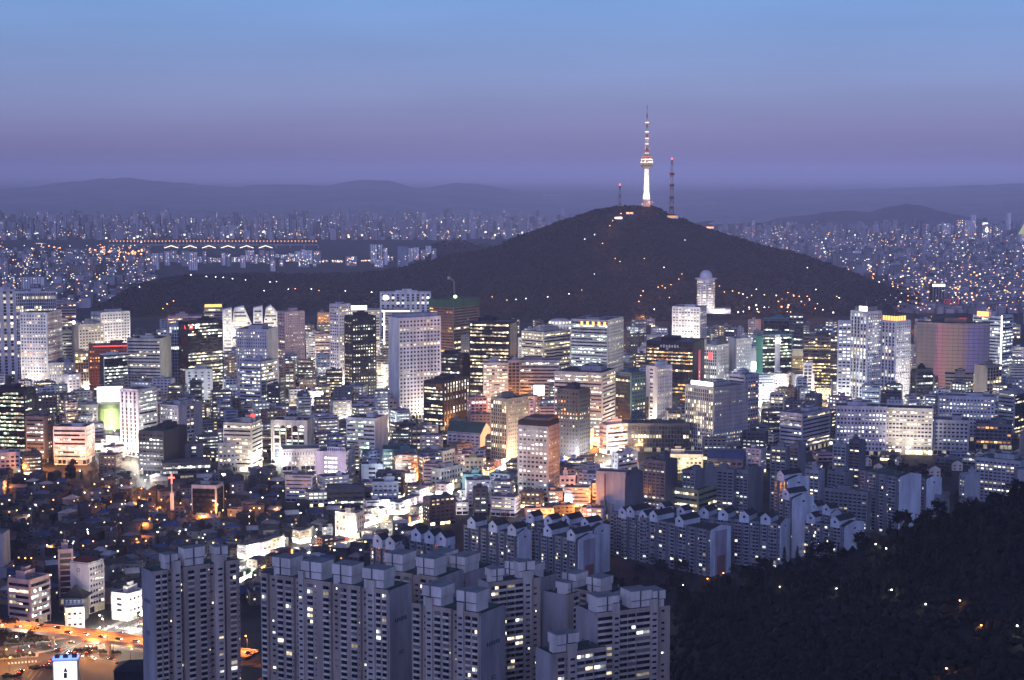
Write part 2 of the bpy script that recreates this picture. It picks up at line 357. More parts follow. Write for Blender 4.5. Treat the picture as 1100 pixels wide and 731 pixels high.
def frames(w, dp):
    return ((-w / 2, -dp / 2, 1, 0, 0, -1), w), ((w / 2, -dp / 2, 0, 1, 1, 0), dp), ((-w / 2, dp / 2, 0, -1, -1, 0), dp)

def lit_run(n, p, rng):
    """which cells of one storey are lit: runs, some storeys nearly full, some nearly dark"""
    q = min(1, max(0, rng.gauss(p, .42))) if 0 < p < 1 else p
    o = []; on = rng.random() < q
    for _ in range(n):
        if rng.random() < .24: on = rng.random() < q
        o.append(on)
    return o
def facade(wall, rows, fr, Wd, z0, z1, spec, wm, rng, h0=0.0):
    """relief of one face into wall and its glazing, storey by storey, into rows"""
    kind, lit, tone = spec[:3]; o = dict(spec[3]) if len(spec) > 3 else {}
    fh = o.get('fh', 4.0); n = max(1, int(round((z1 - z0) / fh))); fh = (z1 - z0) / n; wall.fr = fr
    if kind == 'b':
        return
    gl = o.get('glass', 'glass_a'); dim = o.get('dim', 0)
    cw = o.get('cw', {'g': 4.1, 'r': 2.8, 'f': 3.0, 'c': 2.8, 's': 5.0, 'a': 4.2}[kind]); m = o.get('m', .9)
    u0, u1 = m, Wd - m
    if kind == 's': u0, u1 = Wd * .35, Wd * .65
    nc = max(1, int(round((u1 - u0) / cw))); cw = (u1 - u0) / nc
    sill = o.get('sill', {'g': 1.3, 'r': 1.75, 'f': .7, 'c': 1.5, 's': 1.4, 'a': 1.25}[kind]) ; top = o.get('top', {'g': .85, 'r': .5, 'f': .35, 'c': .55, 's': .8, 'a': .45}[kind])
    pw = o.get('pw', {'g': 1.7, 'r': 0, 'f': .8, 'c': 0, 's': 1.6, 'a': 1.1}[kind])
    dp = .35
    for k in range(n):
        zb = z0 + k * fh; mbk = rows.setdefault(k, MB()); mbk.fr = fr
        mbk.quad(u0, u1, zb + sill, zb + fh - top, .012, 'glass_c')
        for c, on in enumerate(lit_run(nc, lit, rng)):
            if on:
                lv = rng.choices((0, 1, 2), o.get('lv', (4, 4, 3)))[0]; mt = 'lit_%s%d' % (rng.choice(tone), lv)
            else: mt = rng.choice((gl, gl, 'glass_b', 'glass_c'))
            e_ = .16 if pw == 0 else 0; a, b = u0 + c * cw + pw / 2 + e_, u0 + (c + 1) * cw - pw / 2 - e_
            bl = (fh - top - sill) * rng.choice((0, 0, 0, .25, .5)) * (1 if on and kind in 'rgc' else 0); mbk.quad(a, b, zb + sill, zb + fh - top - bl, .03, mt)
        if kind in 'grsa':
            wall.box(u0, u1, 0, dp, zb - (top if k else 0), zb + sill, wm)
            if kind == 'a': wall.box(u0 + .4, u1 - .4, dp, dp + .9, zb - .1, zb + 1.0, wm)
        elif kind == 'c': wall.box(u0, u1, 0, .12, zb - top, zb + sill, o.get('span', 'glass_c'))
    wall.box(u0, u1, 0, dp, z1 - top, z1, wm)
    if pw:
        for c in range(nc + 1):
            uc = u0 + c * cw; pr = {'g': dp + .08, 'f': .8, 's': dp + .06, 'a': dp + .5}[kind]
            if c and c < nc or kind in 'fg': wall.box(max(u0, uc - pw / 2), min(u1, uc + pw / 2), 0, pr, z0, z1, wm)
    if m >= .5:
        wall.box(0, u0, 0, dp + .12, z0, z1, wm); wall.box(u1, Wd, 0, dp + .12, z0, z1, wm)

FLK = 3600.0; LPW = 12.0
def roof_bits(root, w, dp, z, wm, rng, kind='plant'):
    par = MB(); t = .5
    for q in ((-w / 2, w / 2, -dp / 2, -dp / 2 + t), (-w / 2, w / 2, dp / 2 - t, dp / 2), (-w / 2, -w / 2 + t, -dp / 2 + t, dp / 2 - t), (w / 2 - t, w / 2, -dp / 2 + t, dp / 2 - t)): par.box(*q, z, z + 1.1, wm)
    par.build('parapet', root)
    rf = MB(); rf.box(-w / 2 + t, w / 2 - t, -dp / 2 + t, dp / 2 - t, z, z + .25, rng.choice(('roof_grey', 'roof_dark', 'roof_green', 'roof_grey'))); ro = rf.build('roof', root)
    if kind == 'none': return
    a, b = w * rng.uniform(.25, .45), dp * rng.uniform(.35, .6); x, y = rng.uniform(-.18, .18) * w, rng.uniform(-.1, .15) * dp; h = rng.uniform(3, 5.5)
    pl = MB(); pl.box(x - a / 2, x + a / 2, y - b / 2, y + b / 2, z + .25, z + h, wm, 'roof_dark')
    if rng.random() < .6: pl.box(x - a / 5, x + a / 4, y - b / 4, y + b / 4, z + h, z + h + 2.2, wm, 'roof_dark')
    po = pl.build('roof_plant', root)
    if w > 16:
        for _ in range(rng.randint(1, 3)):
            ux, uy = rng.uniform(-.4, .4) * w, rng.uniform(-.4, .4) * dp
            if abs(ux - x) > a / 2 + 1.6 or abs(uy - y) > b / 2 + 1.6:
                ac = MB(); ac.box(ux - 1.2, ux + 1.2, uy - 1, uy + 1, z + .25, z + 1.9, 'steel'); ac.box(ux - .8, ux + .8, uy - .7, uy + .7, z + 1.9, z + 2.2, 'steel_dark'); ac.build('cooling_unit', ro)
    if rng.random() < .3:
        ms = MB(); ms.tube((x, y, z + h), (x, y, z + h + rng.uniform(5, 11)), .18, .06, 'steel'); ms.build('mast', po)

def slab(x0, xs, x1, yt, yb, label, wall, L, Rr, o={}, name='office_building', cat='office building', group=None):
    rng = random.Random(hash((x0, yt, x1)) & 0xffff)
    Y = GY(yb); a = o.get('a', 28); w, dp, cen, rz, zt = place(x0, xs, x1, yt, Y, a)
    if o.get('dp'): 
        d2 = o['dp']; ly = Vector((-math.sin(rz), math.cos(rz))); cen = cen + ly * (d2 - dp) / 2; dp = d2
    zg = G(cen.y) - 1.0; H = zt - zg
    root = thing(name, label, cat, (cen.x, cen.y, zg), rz, group)
    wm = 'wall_' + wall; core = MB(); core.box(-w / 2, w / 2, -dp / 2, dp / 2, 0, H, o.get('core', wm)); rows = {}
    fr = frames(w, dp); cap = o.get('cap', 1.6); g0 = o.get('g0', 6.0 if H > 18 else 4.2)
    faces = [(fr[0], L), (fr[1], Rr if xs is not None else (Rr or ('b', 0, 'c')))]
    if xs is None: faces.append((fr[2], Rr or ('b', 0, 'c')))
    elif o.get('left'): faces.append((fr[2], o['left']))
    for (f, wd), spec in faces: facade(core, rows, f, wd, g0, H - cap, spec, wm, rng)
    # ground floor: shopfronts or lobby glass
    core.build('wall', root)
    for k in sorted(rows): rows[k].build('glazing_band', root)
    sh = o.get('shop')
    sf = MB()
    for (f, wd), spec in faces[:2]:
        sf.fr = f; n = max(1, int(wd / 4)); cw = wd / n
        for c in range(n):
            if sh and rng.random() < .85: mt = 'shop_' + rng.choice(sh)
            else: mt = rng.choice(('glass_a', 'glass_c', 'lit_w0'))
            sf.quad(c * cw + .3, (c + 1) * cw - .3, 1.4, g0 - .6, .06, mt)
    sf.build('shopfront_glazing', root)
    roof_bits(root, w, dp, H, wm, rng, o.get('roof', 'plant'))
    if o.get('fl'):
        col, pw = o['fl']
        f, wd = fr[0] if not o.get('flR') else fr[1]; u = wd * .5; n = 40
        lx, ly = f[0] + u * f[2] + n * f[4], f[1] + u * f[3] + n * f[5]
        tx, ty = f[0] + u * f[2], f[1] + u * f[3]
        lamp('SPOT', (lx, ly, 4), pw * FLK * 2.2, col, root, 1.0, None, 105, 1.0).rotation_euler = (Vector((tx, ty, H * o.get('flz', .8))) - Vector((lx, ly, 4))).to_track_quat('-Z', 'Y').to_euler()
    FOOT.append((cen.x, cen.y, w, dp, rz)); OCC.append((x0, x1, yt, yb, Y, None))
    root['_h'] = H; root['_w'] = w; root['_d'] = dp
    return root, w, dp, H, fr

def sign(root, f, wd, u, z, w, h, mat, n=.55, name='sign'):
    b = MB(); b.fr = f; b.box(u - w / 2, u + w / 2, .38, n, z - h / 2, z + h / 2, mat); return b.build(name, root)
def face_text(root, f, u, z, size, body, mat, n=.62):
    x, y = f[0] + u * f[2] + n * f[4], f[1] + u * f[3] + n * f[5]
    return text('sign_lettering', body, size, mat, root, (x, y, z), math.atan2(f[3], f[2]))
def spike(root, x, y, z, h, mat='steel', r=.35):
    b = MB(); b.tube((x, y, z), (x, y, z + h), r, r * .3, mat); return b.build('mast', root)

g = lambda p, t='wc', **k: ('g', p, t, k)
r = lambda p, t='wc', **k: ('r', p, t, k)
f_ = lambda p, t='wc', **k: ('f', p, t, k)
c_ = lambda p, t='cg', **k: ('c', p, t, k)
ap = lambda p, t='wc', **k: ('a', p, t, k)
sl = lambda p, t='w', **k: ('s', p, t, k)
B0 = ('b', 0, 'c')
FW = (1, .90, .78); FP = (1, .72, .85); FO = (1, .5, .15); FC = (.85, .95, 1); FG = (.45, 1, .5); FL = (.85, .8, 1)
BLD = [
 # far left group
 (-14, None, 15, 312, 424, 'lilac tower with tall blank piers at the far left edge of the city', 'lilac', f_(.05, 'w', cw=9, pw=5), None, dict(fl=(FP, 30))),
 (16, None, 59, 314, 426, 'dark-topped tower with closely ribbed front below two rows of lit windows', 'lilac', f_(.12, 'w', cw=2.2), None, dict(fl=(FP, 30), dp=30)),
 (22, 50, 66, 337, 430, 'floodlit cream tower with a square window grid in front of the white-cored tower', 'white', g(.45, 'wo', cw=3.6), g(.2), dict(a=22, fl=(FW, 30), shop='yw', roof='none')),
 (58, None, 81, 326, 405, 'pale tower with an orange-lit left edge just behind the cream grid tower', 'pink', r(.2, 'wo'), None, {}),
 (65, None, 78, 357, 415, 'small white office slab squeezed beside the floodlit cream grid tower', 'white', r(.15), None, dict(fl=(FW, 14))),
 (52, None, 79, 391, 434, 'squat office with bright yellow-lit grid and a domed plant room on top', 'grey', g(.7, 'yw', cw=3), None, dict(shop='yw', fl=(FW, 20))),
 (77, 84, 111, 350, 421, 'cream grid office with a shining lamp on its roof corner', 'cream', B0, g(.7, 'w'), dict(a=62, fl=(FW, 40), flR=1)),
 (98, 108, 139, 337, 408, 'wide white floodlit block rising behind the red-brown building', 'white', g(.1), g(.12, 'w'), dict(a=62, fl=(FW, 50), flR=1)),
 (95, None, 147, 372, 428, 'red-brown brick block with a red-lit roof edge', 'brick', g(.18, 'o', cw=3.2), None, dict(dp=24)),
 (107, 111, 137, 382, 438, 'dark glass office framed in white with bright striped floors', 'white', B0, c_(.7, 'c', cw=3), dict(a=68, core='wall_black')),
 (80, None, 95, 379, 428, 'narrow yellow-lit building beside the red-brown brick block', 'tan', f_(.5, 'yw'), None, dict(shop='yo')),
 (137, 172, 184, 365, 436, 'cream office with close horizontal stripes and a tall blank end pier', 'cream', r(.12, 'w', sill=1.9), B0, dict(a=18, fl=(FW, 60), shop='yw')),
 (181, None, 198, 350, 430, 'slim blue-grey tower between the striped cream office and the black glass tower', 'blue', f_(.15, 'c'), None, {}),
 (192, 201, 239, 347, 432, 'black glass tower with a red and white lit sign at its top', 'black', c_(.05), c_(.5, 'wc'), dict(a=60, core='wall_black')),
 (199, None, 228, 398, 434, 'plain concrete block with two columns of tiny windows in front of the black glass tower', 'grey', g(.25, 'c', cw=7, pw=5), None, dict(fl=(FC, 10))),
 (180, None, 218, 341, 400, 'low pinkish office peeping over the black glass tower', 'pink', r(.25, 'wo'), None, {}),
 (219, None, 239, 331, 392, 'office with an orange-glowing rooftop band behind the black glass tower', 'tan', r(.75, 'w'), None, dict(roof='none')),
 (254, 287, 299, 355, 442, 'lilac tower with slot windows along its top storey, left of the brown hotel tower', 'lilac', g(.6, 'cw', cw=2.8), B0, dict(a=20)),
 (257, 280, 298, 390, 445, 'pale striped office standing right in front of the lilac slot-window tower', 'lilac', r(.6, 'cw'), r(.5, 'cw'), dict(a=30)),
 (298, 306, 327, 336, 412, 'brown-pink hotel tower with a fine grid of small windows', 'pink', g(.1, 'w'), g(.30, 'w', cw=2.8, fh=3.1), dict(a=60)),
 (341, None, 354, 337, 376, 'small building glowing orange at the foot of the hill', 'tan', g(.7, 'o'), None, dict(fl=(FO, 40))),
 (338, None, 357, 360, 398, 'dull pink slab below the orange-glowing building', 'pink', r(.1, 'w'), None, {}),
 (354, 364, 377, 328, 418, 'tall lilac tower with one column of lit windows down its middle', 'lilac', g(.1, 'w'), g(.35, 'y', cw=4), dict(a=50)),
 (370, 378, 404, 341, 434, 'black tower peppered with lit square windows', 'black', g(.4, 'w', cw=3.6), g(.5, 'wc', cw=3.6), dict(a=62, roof='plant')),
 (373, None, 408, 334, 402, 'office with glaring white rooftop lights behind the black peppered tower', 'cream', r(.5, 'w'), None, {}),
 (408, None, 463, 315, 382, 'wide tower of alternating white piers and dark glass strips under the hill', 'white', ('f', .12, 'wc', dict(cw=8, pw=4)), None, dict(dp=22)),
 (412, None, 440, 334, 395, 'dull block outlined by a white-lit frame', 'pink', r(.12, 'w'), None, {}),
 (417, 428, 474, 343, 452, 'big white tower of evenly punched square windows with two lit storeys', 'white', B0, g(.04, 'yw', cw=4.4, fh=4.4, pw=2.0), dict(a=62, fl=(FL, 9), flR=1)),
 (461, 487, 515, 324, 398, 'unfinished tower wrapped in red scaffolding and green netting below a crane', 'brown', r(.12, 'o', sill=1.2), r(.08, 'w', sill=1.2), dict(a=35, roof='none', glass='glass_c')),
 (466, 494, 504, 383, 448, 'dark glass office with cool-lit floors, half hidden by the white punched tower', 'black', c_(.6, 'cw'), c_(.05), dict(a=20, core='wall_black')),
 (504, 547, 556, 347, 447, 'wide black office block with broken lit stripes, tallest dark slab of the centre', 'black', c_(.55, 'w', cw=2.4), c_(0), dict(a=14, core='wall_black')),
 (519, None, 546, 391, 456, 'bright striped office standing in front of the wide black block', 'grey', r(.85, 'wg'), None, dict(fl=(FC, 10))),
 (545, None, 559, 388, 448, 'grey blank-fronted shaft beside the bright striped office', 'grey', f_(.0, 'c', cw=4), None, {}),
 (560, 584, 613, 358, 428, 'stepped cream office with lit stripes in front of the crowned white tower', 'cream', r(.3, 'w'), r(.75, 'yw'), dict(a=40, fl=(FW, 30), flR=1)),
 (588, None, 615, 350, 405, 'white tower with a round lit crown behind the stepped cream office', 'white', g(.25, 'w'), None, dict(fl=(FW, 16))),
 (557, None, 601, 388, 438, 'low grey office above the glaring white screen', 'grey', r(.3, 'c'), None, {}),
 (613, 653, 670, 345, 432, 'big grey-green office with orange lettering along its roof line', 'grey', r(.5, 'gc'), g(.3, 'w', cw=4), dict(a=20, fl=(FC, 20))),
 (595, 647, 664, 402, 475, 'broad striped office with lit floors and a stepped roof below the grey-green office', 'grey', r(.5, 'wc'), r(.2, 'w', sill=1.7), dict(a=18)),
 (644, 652, 675, 458, 489, 'orange-lit striped podium at the foot of the broad striped office', 'pink', r(.3, 'o'), r(.35, 'wo', sill=1.5), dict(a=55, fl=(FO, 30), flR=1, shop='oy')),
 (598, 622, 634, 420, 498, 'dark tower washed in orange light at its base', 'dark', g(.25, 'wo', cw=3.4), g(.05, 'w'), dict(a=28, fl=(FO, 40), shop='oy')),
 (527, 545, 568, 430, 502, 'pale ribbed apartment tower rising from an orange-lit base', 'tan', f_(.1, 'w', cw=3), g(.35, 'wy', cw=3), dict(a=42, fl=((1, .62, .25), 40), flR=1, shop='oy')),
 (556, 589, 601, 460, 541, 'white tower of bold square lit windows under a dark roof cap', 'grey', g(.62, 'c', cw=3.7, pw=1.5), g(.25, 'w', cw=3.4), dict(a=22, roof='none', lv=(0, 1, 4))),
 (661, 678, 694, 402, 482, 'teal glass tower with lit lower floors beside the white panel tower', 'teal', c_(.22, 'w'), g(.3, 'wy'), dict(a=40, glass='glass_b', core='wall_dark')),
 (694, 706, 722, 395, 462, 'white tower with one blank side and lit window slots', 'white', sl(.1), g(.35, 'yw', cw=2.8), dict(a=40, fl=(FW, 40))),
 (694, 745, 757, 369, 456, 'black building with two bright lit storeys and a tall red banner', 'black', r(.42, 'wo', sill=1.6), B0, dict(a=14)),
 (722, 752, 759, 331, 394, 'brightly lit white tower with big square openings under its roof', 'white', g(.85, 'wc', cw=4.6), g(.2), dict(a=14, fl=(FW, 50))),
 (756, 771, 783, 372, 432, 'ribbed tower with a small red neon sign behind the black banner building', 'grey', f_(.3, 'wc'), f_(.1, 'c'), dict(a=30)),
 (782, 791, 807, 365, 428, 'grey slab with a white window grid beside the green-lit tower', 'grey', B0, g(.3, 'cw', cw=2.6), dict(a=55, fl=(FC, 12), flR=1)),
 (803, None, 816, 378, 425, 'thin pale block carrying a blank white screen', 'white', B0, None, dict(fl=(FC, 8))),
 (813, 819, 851, 361, 428, 'green-lit tower with a floodlight at the head of its central pier', 'teal', B0, c_(.7, 'g'), dict(a=66, core='wall_dark', left=None)),
 (820, None, 850, 343, 402, 'dark teal tower behind the green-lit tower', 'teal', c_(.3, 'c'), None, dict(core='wall_dark')),
 (848, None, 863, 338, 404, 'tall dark slab with pale lit stripes behind the green-lit tower', 'dark', r(.5, 'c'), None, {}),
 (849, None, 869, 384, 420, 'yellow-lit building with a white board on its roof', 'tan', r(.6, 'y'), None, dict(fl=((1, .8, .4), 14))),
 (863, None, 893, 362, 424, 'wide office of unbroken warm lit stripes, right of the green-lit tower', 'dark', r(.85, 'y'), B0, {}),
 (863, None, 873, 391, 437, 'slim grey windowless shaft in front of the warm striped office', 'lilac', f_(.0, 'c', cw=4), None, dict(fl=(FL, 6))),
 (892, None, 902, 360, 425, 'narrow dull slab between the warm striped office and the white-lit twin towers', 'dark', r(.2, 'w'), None, {}),
 (979, 984, 1002, 398, 446, 'round-cornered dark glass block in front of the colour-lit hotel', 'black', c_(.06), c_(.1, 'c'), dict(a=60, core='wall_black')),
 (1047, 1060, 1076, 394, 446, 'brown-grey windowless tower below the white-cored office', 'tan', B0, f_(.1, 'w', cw=5), dict(a=40)),
 (1015, None, 1045, 403, 440, 'tan flat-roofed block in front of the colour-lit hotel', 'tan', r(.1, 'y'), None, {}),
 (1008, None, 1067, 426, 473, 'broad pale office with scattered lit windows and a saw-toothed top storey', 'lilac', g(.3, 'wc', cw=3.4), None, {}),
 (950, None, 1001, 439, 488, 'cream hotel block with a regular window grid and bright ground floor', 'cream', g(.25, 'w', cw=3.4, pw=1.1), None, dict(fl=(FW, 16), shop='yw', roof='none')),
 (898, None, 952, 437, 489, 'grey office with a panel of brilliant white windows', 'lilac', g(.62, 'c', cw=3.4), None, dict(lv=(0, 1, 4))),
 (1003, None, 1040, 452, 489, 'low grey-blue block beside the cream hotel', 'grey', g(.22, 'c'), None, {}),
 (1048, None, 1086, 456, 482, 'apartment slab with red-lit stair towers', 'mid', ap(.12, 'o'), None, dict(fl=((1, .12, .08), 70))),
 (1073, 1090, 1104, 422, 472, 'pale office with dark glass corner at the right edge of the city', 'grey', r(.3, 'wc'), c_(.2, 'w'), dict(a=30)),
 (838, 862, 892, 446, 488, 'lilac office with deep dark window slots and a blank stair tower', 'lilac', r(.02), r(.06, 'w', cw=5), dict(a=30)),
 (736, 767, 804, 418, 490, 'vertical-finned office with pale lit windows and a white-lit roof corner', 'grey', f_(.5, 'w', cw=2.8, pw=.8), g(.16, 'cw', cw=2.6), dict(a=42)),
 (783, 800, 815, 404, 470, 'brown-grey office just behind the vertical-finned office', 'lilac', r(.2, 'w'), g(.25, 'wo'), dict(a=40)),
 (674, None, 741, 456, 486, 'long dark low block with close vertical fins', 'dark', f_(.05, 'w'), None, dict(roof='none')),
 (713, None, 755, 489, 508, 'low yellowish building with pale lit cornice', 'cream', g(.3, 'y'), None, dict(fl=((1, .9, .5), 14))),
 (760, None, 800, 487, 507, 'low block with a plain blue pitched roof', 'mid', g(.1, 'c'), None, dict(roof='none')),
 # near left group
 (-8, 26, 38, 420, 488, 'black office with bright greenish striped floors at the left edge', 'black', c_(.75, 'gw', cw=2.8), c_(.4, 'g'), dict(a=28, core='wall_black')),
 (28, 47, 59, 449, 499, 'grey office with a tall stair shaft and cool lit storeys', 'mid', r(.5, 'c'), sl(.1), dict(a=25)),
 (58, 92, 101, 460, 500, 'white office of eight cool-lit storeys beside dark trees', 'white', r(.6, 'c'), g(.1), dict(a=18, fl=(FC, 3))),
 (-6, None, 21, 488, 510, 'white low block with lit square windows at the left edge', 'lilac', g(.5, 'w'), None, {}),
 (66, None, 104, 437, 466, 'plain grey grid block behind the white eight-storey office', 'grey', g(.15, 'w'), None, {}),
 (129, 148, 168, 420, 492, 'white office with a blank pier front and dark roof cap', 'white', f_(.02, 'c', cw=5, pw=3), r(.75, 'c', sill=1.6), dict(a=42, fl=(FP, 26), roof='none')),
 (172, 191, 217, 437, 483, 'grey office with a tall windowless shaft right of the dark-capped white office', 'lilac', g(.75, 'c', cw=3.2), sl(.3), dict(a=40)),
 (149, 176, 201, 465, 513, 'dark office with rows of white lit windows and a blank concrete flank', 'dark', g(.75, 'c', cw=3.4, pw=.8), B0, dict(a=28, lv=(0, 1, 4))),
 (198, None, 218, 478, 503, 'little dark blank-fronted office beside the concrete flank', 'mid', sl(.4, 'c'), None, {}),
 (174, None, 226, 499, 516, 'long low dark block with two rows of lit windows behind the red cross', 'dark', r(.6, 'c'), None, dict(roof='none')),
 (240, 270, 281, 456, 508, 'cream office with yellow floodlit base and a red rooftop lamp', 'cream', r(.35, 'w'), r(.2, 'w'), dict(a=20, fl=((1, .88, .55), 16), shop='yw')),
 (234, None, 257, 477, 508, 'small lit grey office leaning against the yellow-based cream office', 'grey', g(.6, 'w'), None, {}),
 (303, None, 343, 484, 507, 'plain grey block with a row of small dark windows in front of the arched hall', 'lilac', g(.05, 'w', cw=2.6), None, dict(roof='none')),
 (339, 371, 381, 487, 522, 'lilac office with a column of lit window bands and a lettered roof sign', 'lilac', B0, g(.1, 'w'), dict(a=18, fl=(FP, 8))),
 (372, 403, 417, 451, 500, 'green-tinted office with bright white striped floors and a blank side', 'white', r(.95, 'g', sill=1.7), B0, dict(a=25)),
 (411, None, 448, 484, 512, 'low glassy building with bright teal-lit floors', 'teal', r(.9, 'cg'), None, dict(fl=(FC, 12), shop='yw')),
 (452, 476, 489, 486, 508, 'cream corner building lit yellow on its right side', 'cream', g(.3, 'w'), g(.3, 'y'), dict(a=35, fl=((1, .8, .4), 12), flR=1)),
 (385, None, 431, 430, 452, 'low pinkish block with tiny windows left of the plain grey cube', 'pink', g(.1, 'w'), None, {}),
 (360, None, 401, 438, 458, 'pale lilac low block with a blank front', 'lilac', B0, None, {}),
 (426, 445, 449, 412, 445, 'plain grey windowless cube below the white punched tower', 'lilac', B0, B0, dict(a=14)),
 (455, 476, 505, 411, 463, 'dark glass office with two grey fin walls', 'black', c_(.6, 'cw'), f_(.5, 'cw', cw=6, pw=3), dict(a=30, core='wall_black')),
 (499, None, 519, 493, 525, 'tan narrow block beside the teal cube building', 'tan', g(.1, 'w'), None, {}),
 (463, 473, 498, 505, 530, 'grey corner building facing the bright avenue', 'grey', g(.3, 'w'), g(.15, 'w'), dict(a=40)),
 (497, None, 517, 511, 533, 'teal plastered cube building by the bright avenue', 'teal', B0, g(.2, 'w'), {}),
 (206, 232, 240, 523, 558, 'grey building with a dark glass front between concrete piers', 'grey', c_(.02), c_(.05), dict(a=20, core='wall_lilac')),
 (351, None, 392, 527, 548, 'dark two-storey row block with white lit windows', 'dark', r(.5, 'c'), None, dict(roof='none')),
 (360, 383, 391, 553, 580, 'cream corner shop building lit from the avenue', 'cream', g(.6, 'wy', cw=3), g(.5, 'wo'), dict(a=30, fl=(FW, 14), shop='wyo')),
 (388, None, 411, 500, 522, 'light blue-grey building with a blank side wall', 'blue', sl(.3, 'c'), None, {}),
 (400, None, 428, 519, 545, 'pale green-grey building with a rounded gable top', 'blue', g(.3, 'c'), None, dict(fl=(FC, 6))),
 (601, None, 618, 512, 535, 'small white block with three rows of windows by the orange street', 'white', g(.15, 'c'), None, dict(fl=(FC, 6))),
 (657, 664, 685, 488, 510, 'pale teal building with a long slanting cornice', 'white', g(.2, 'c'), r(.3, 'c'), dict(a=45, fl=(FC, 8))),
 # low left foreground
 (9, 32, 53, 625, 674, 'pinkish office with lit stripe windows beside the orange flyover', 'pink', r(.35, 'w', sill=1.5), r(.6, 'c', sill=1.3), dict(a=40)),
 (75, 95, 111, 607, 660, 'white building with a round emblem, red roof and a lattice balcony side', 'lilac', B0, g(.03, 'w', cw=3, pw=.5), dict(a=40, roof='none')),
 (62, None, 78, 592, 658, 'tall thin pinkish block beside the emblem building', 'pink', f_(.02, 'w', cw=6), None, {}),
 (70, None, 90, 655, 680, 'white three-storey shop building just above the flyover', 'white', g(.05, 'w', cw=3.4), None, dict(roof='none')),
 (120, 137, 155, 640, 668, 'white shop building beside the bright shopping street', 'white', sl(.1), g(.4, 'w'), dict(a=40, shop='w')),
]
OB = {}
for row in BLD:
    OB[row[5]] = slab(*row)[0]
def find(s): return next(v for k, v in OB.items() if s in k)
# ------------------------------------------------------------------ landmark buildings
def root_at(px, yt, yb, label, name, cat, yaw=0.0, group=None):
    Y = GY(yb) if yb else None; c = P(px, yt, Y); phi = math.atan2(c.x, Y); zg = G(Y) - 1
    return thing(name, label, cat, (c.x, Y, zg), -phi - rad(yaw), group), c.z - zg, F / proj(c)[2], Y
def quadstrip(b, pts, mat): b.poly(pts, mat)

# two pairs of white towers whose tops slant towards each other
def slanted(poly, yb, label, lit=.8):
    """prism whose front outline is the polygon given by picture positions (top points, left to right); vertical sides go down to the ground"""
    Y = GY(yb); x0, x1 = poly[0][0], poly[-1][0]; cx = (x0 + x1) / 2; c = P(cx, poly[0][1], Y); s = F / proj(c)[2]; zg = G(Y) - 1; d = 20
    root = thing('office_building', label, 'office building', (c.x, Y, zg), -math.atan2(c.x, Y))
    top = [((px - cx) / s, P(cx, py, Y).z - zg) for px, py in poly]; pf = [(top[0][0], 0)] + top + [(top[-1][0], 0)]; n = len(pf); b = MB(); m = b.mi('wall_white')
    b.v += [(x, 0, z) for x, z in pf] + [(x, d, z) for x, z in pf]; b.f += [tuple(range(n)), tuple(range(2 * n - 1, n - 1, -1))] + [(k, (k + 1) % n, n + (k + 1) % n, n + k) for k in range(n)]; b.m += [m] * (n + 2); b.build('wall', root)
    rng = random.Random(int(x0 * 3)); z = 8.0; H = max(q[1] for q in top)
    xs_t = [q[0] for q in top]; zs_t = [q[1] for q in top]
    while z < H - 4:
        ok = [u for u in np.linspace(xs_t[0] + 1.6, xs_t[-1] - 1.6, 25) if np.interp(u, xs_t, zs_t) > z + 4]
        if len(ok) > 2:
            lu, ru = ok[0], ok[-1]; rb = MB(); rb.fr = (0, 0, 1, 0, 0, -1); nc = max(1, int((ru - lu) / 3)); cw = (ru - lu) / nc; rb.quad(lu, ru, z, z + 2.3, .02, 'glass_b')
            for q, on in enumerate(lit_run(nc, lit, rng)):
                if on: rb.quad(lu + q * cw + .1, lu + (q + 1) * cw - .1, z + .3, z + 2.0, .06, 'lit_%s%d' % (rng.choice('wyc'), rng.randint(0, 2)))
            rb.build('glazing_band', root)
        z += 5.2
    lamp('SPOT', (0, -34, H * .55), 20 * FLK, FW, root, 1, None, 120, 1).rotation_euler = (rad(95), 0, 0)
    FOOT.append((c.x, Y + d / 2, x1 - x0, d, 0)); OCC.append((x0, x1, poly[0][1], yb, Y, None))
slanted([(249, 352), (252, 331), (262, 329), (272, 353)], 396, 'white tower whose right edge leans in under its slanted top')
slanted([(239, 333), (249, 331)], 400, 'straight white tower attached at the side of the lean-edged tower', .9)
slanted([(283, 352), (286, 331), (291, 328), (298, 336)], 396, 'white tower with a slanting shoulder, right of the lean-edged tower')
slanted([(272, 331), (282, 329)], 400, 'striped white tower between the two slant-topped towers', .9)

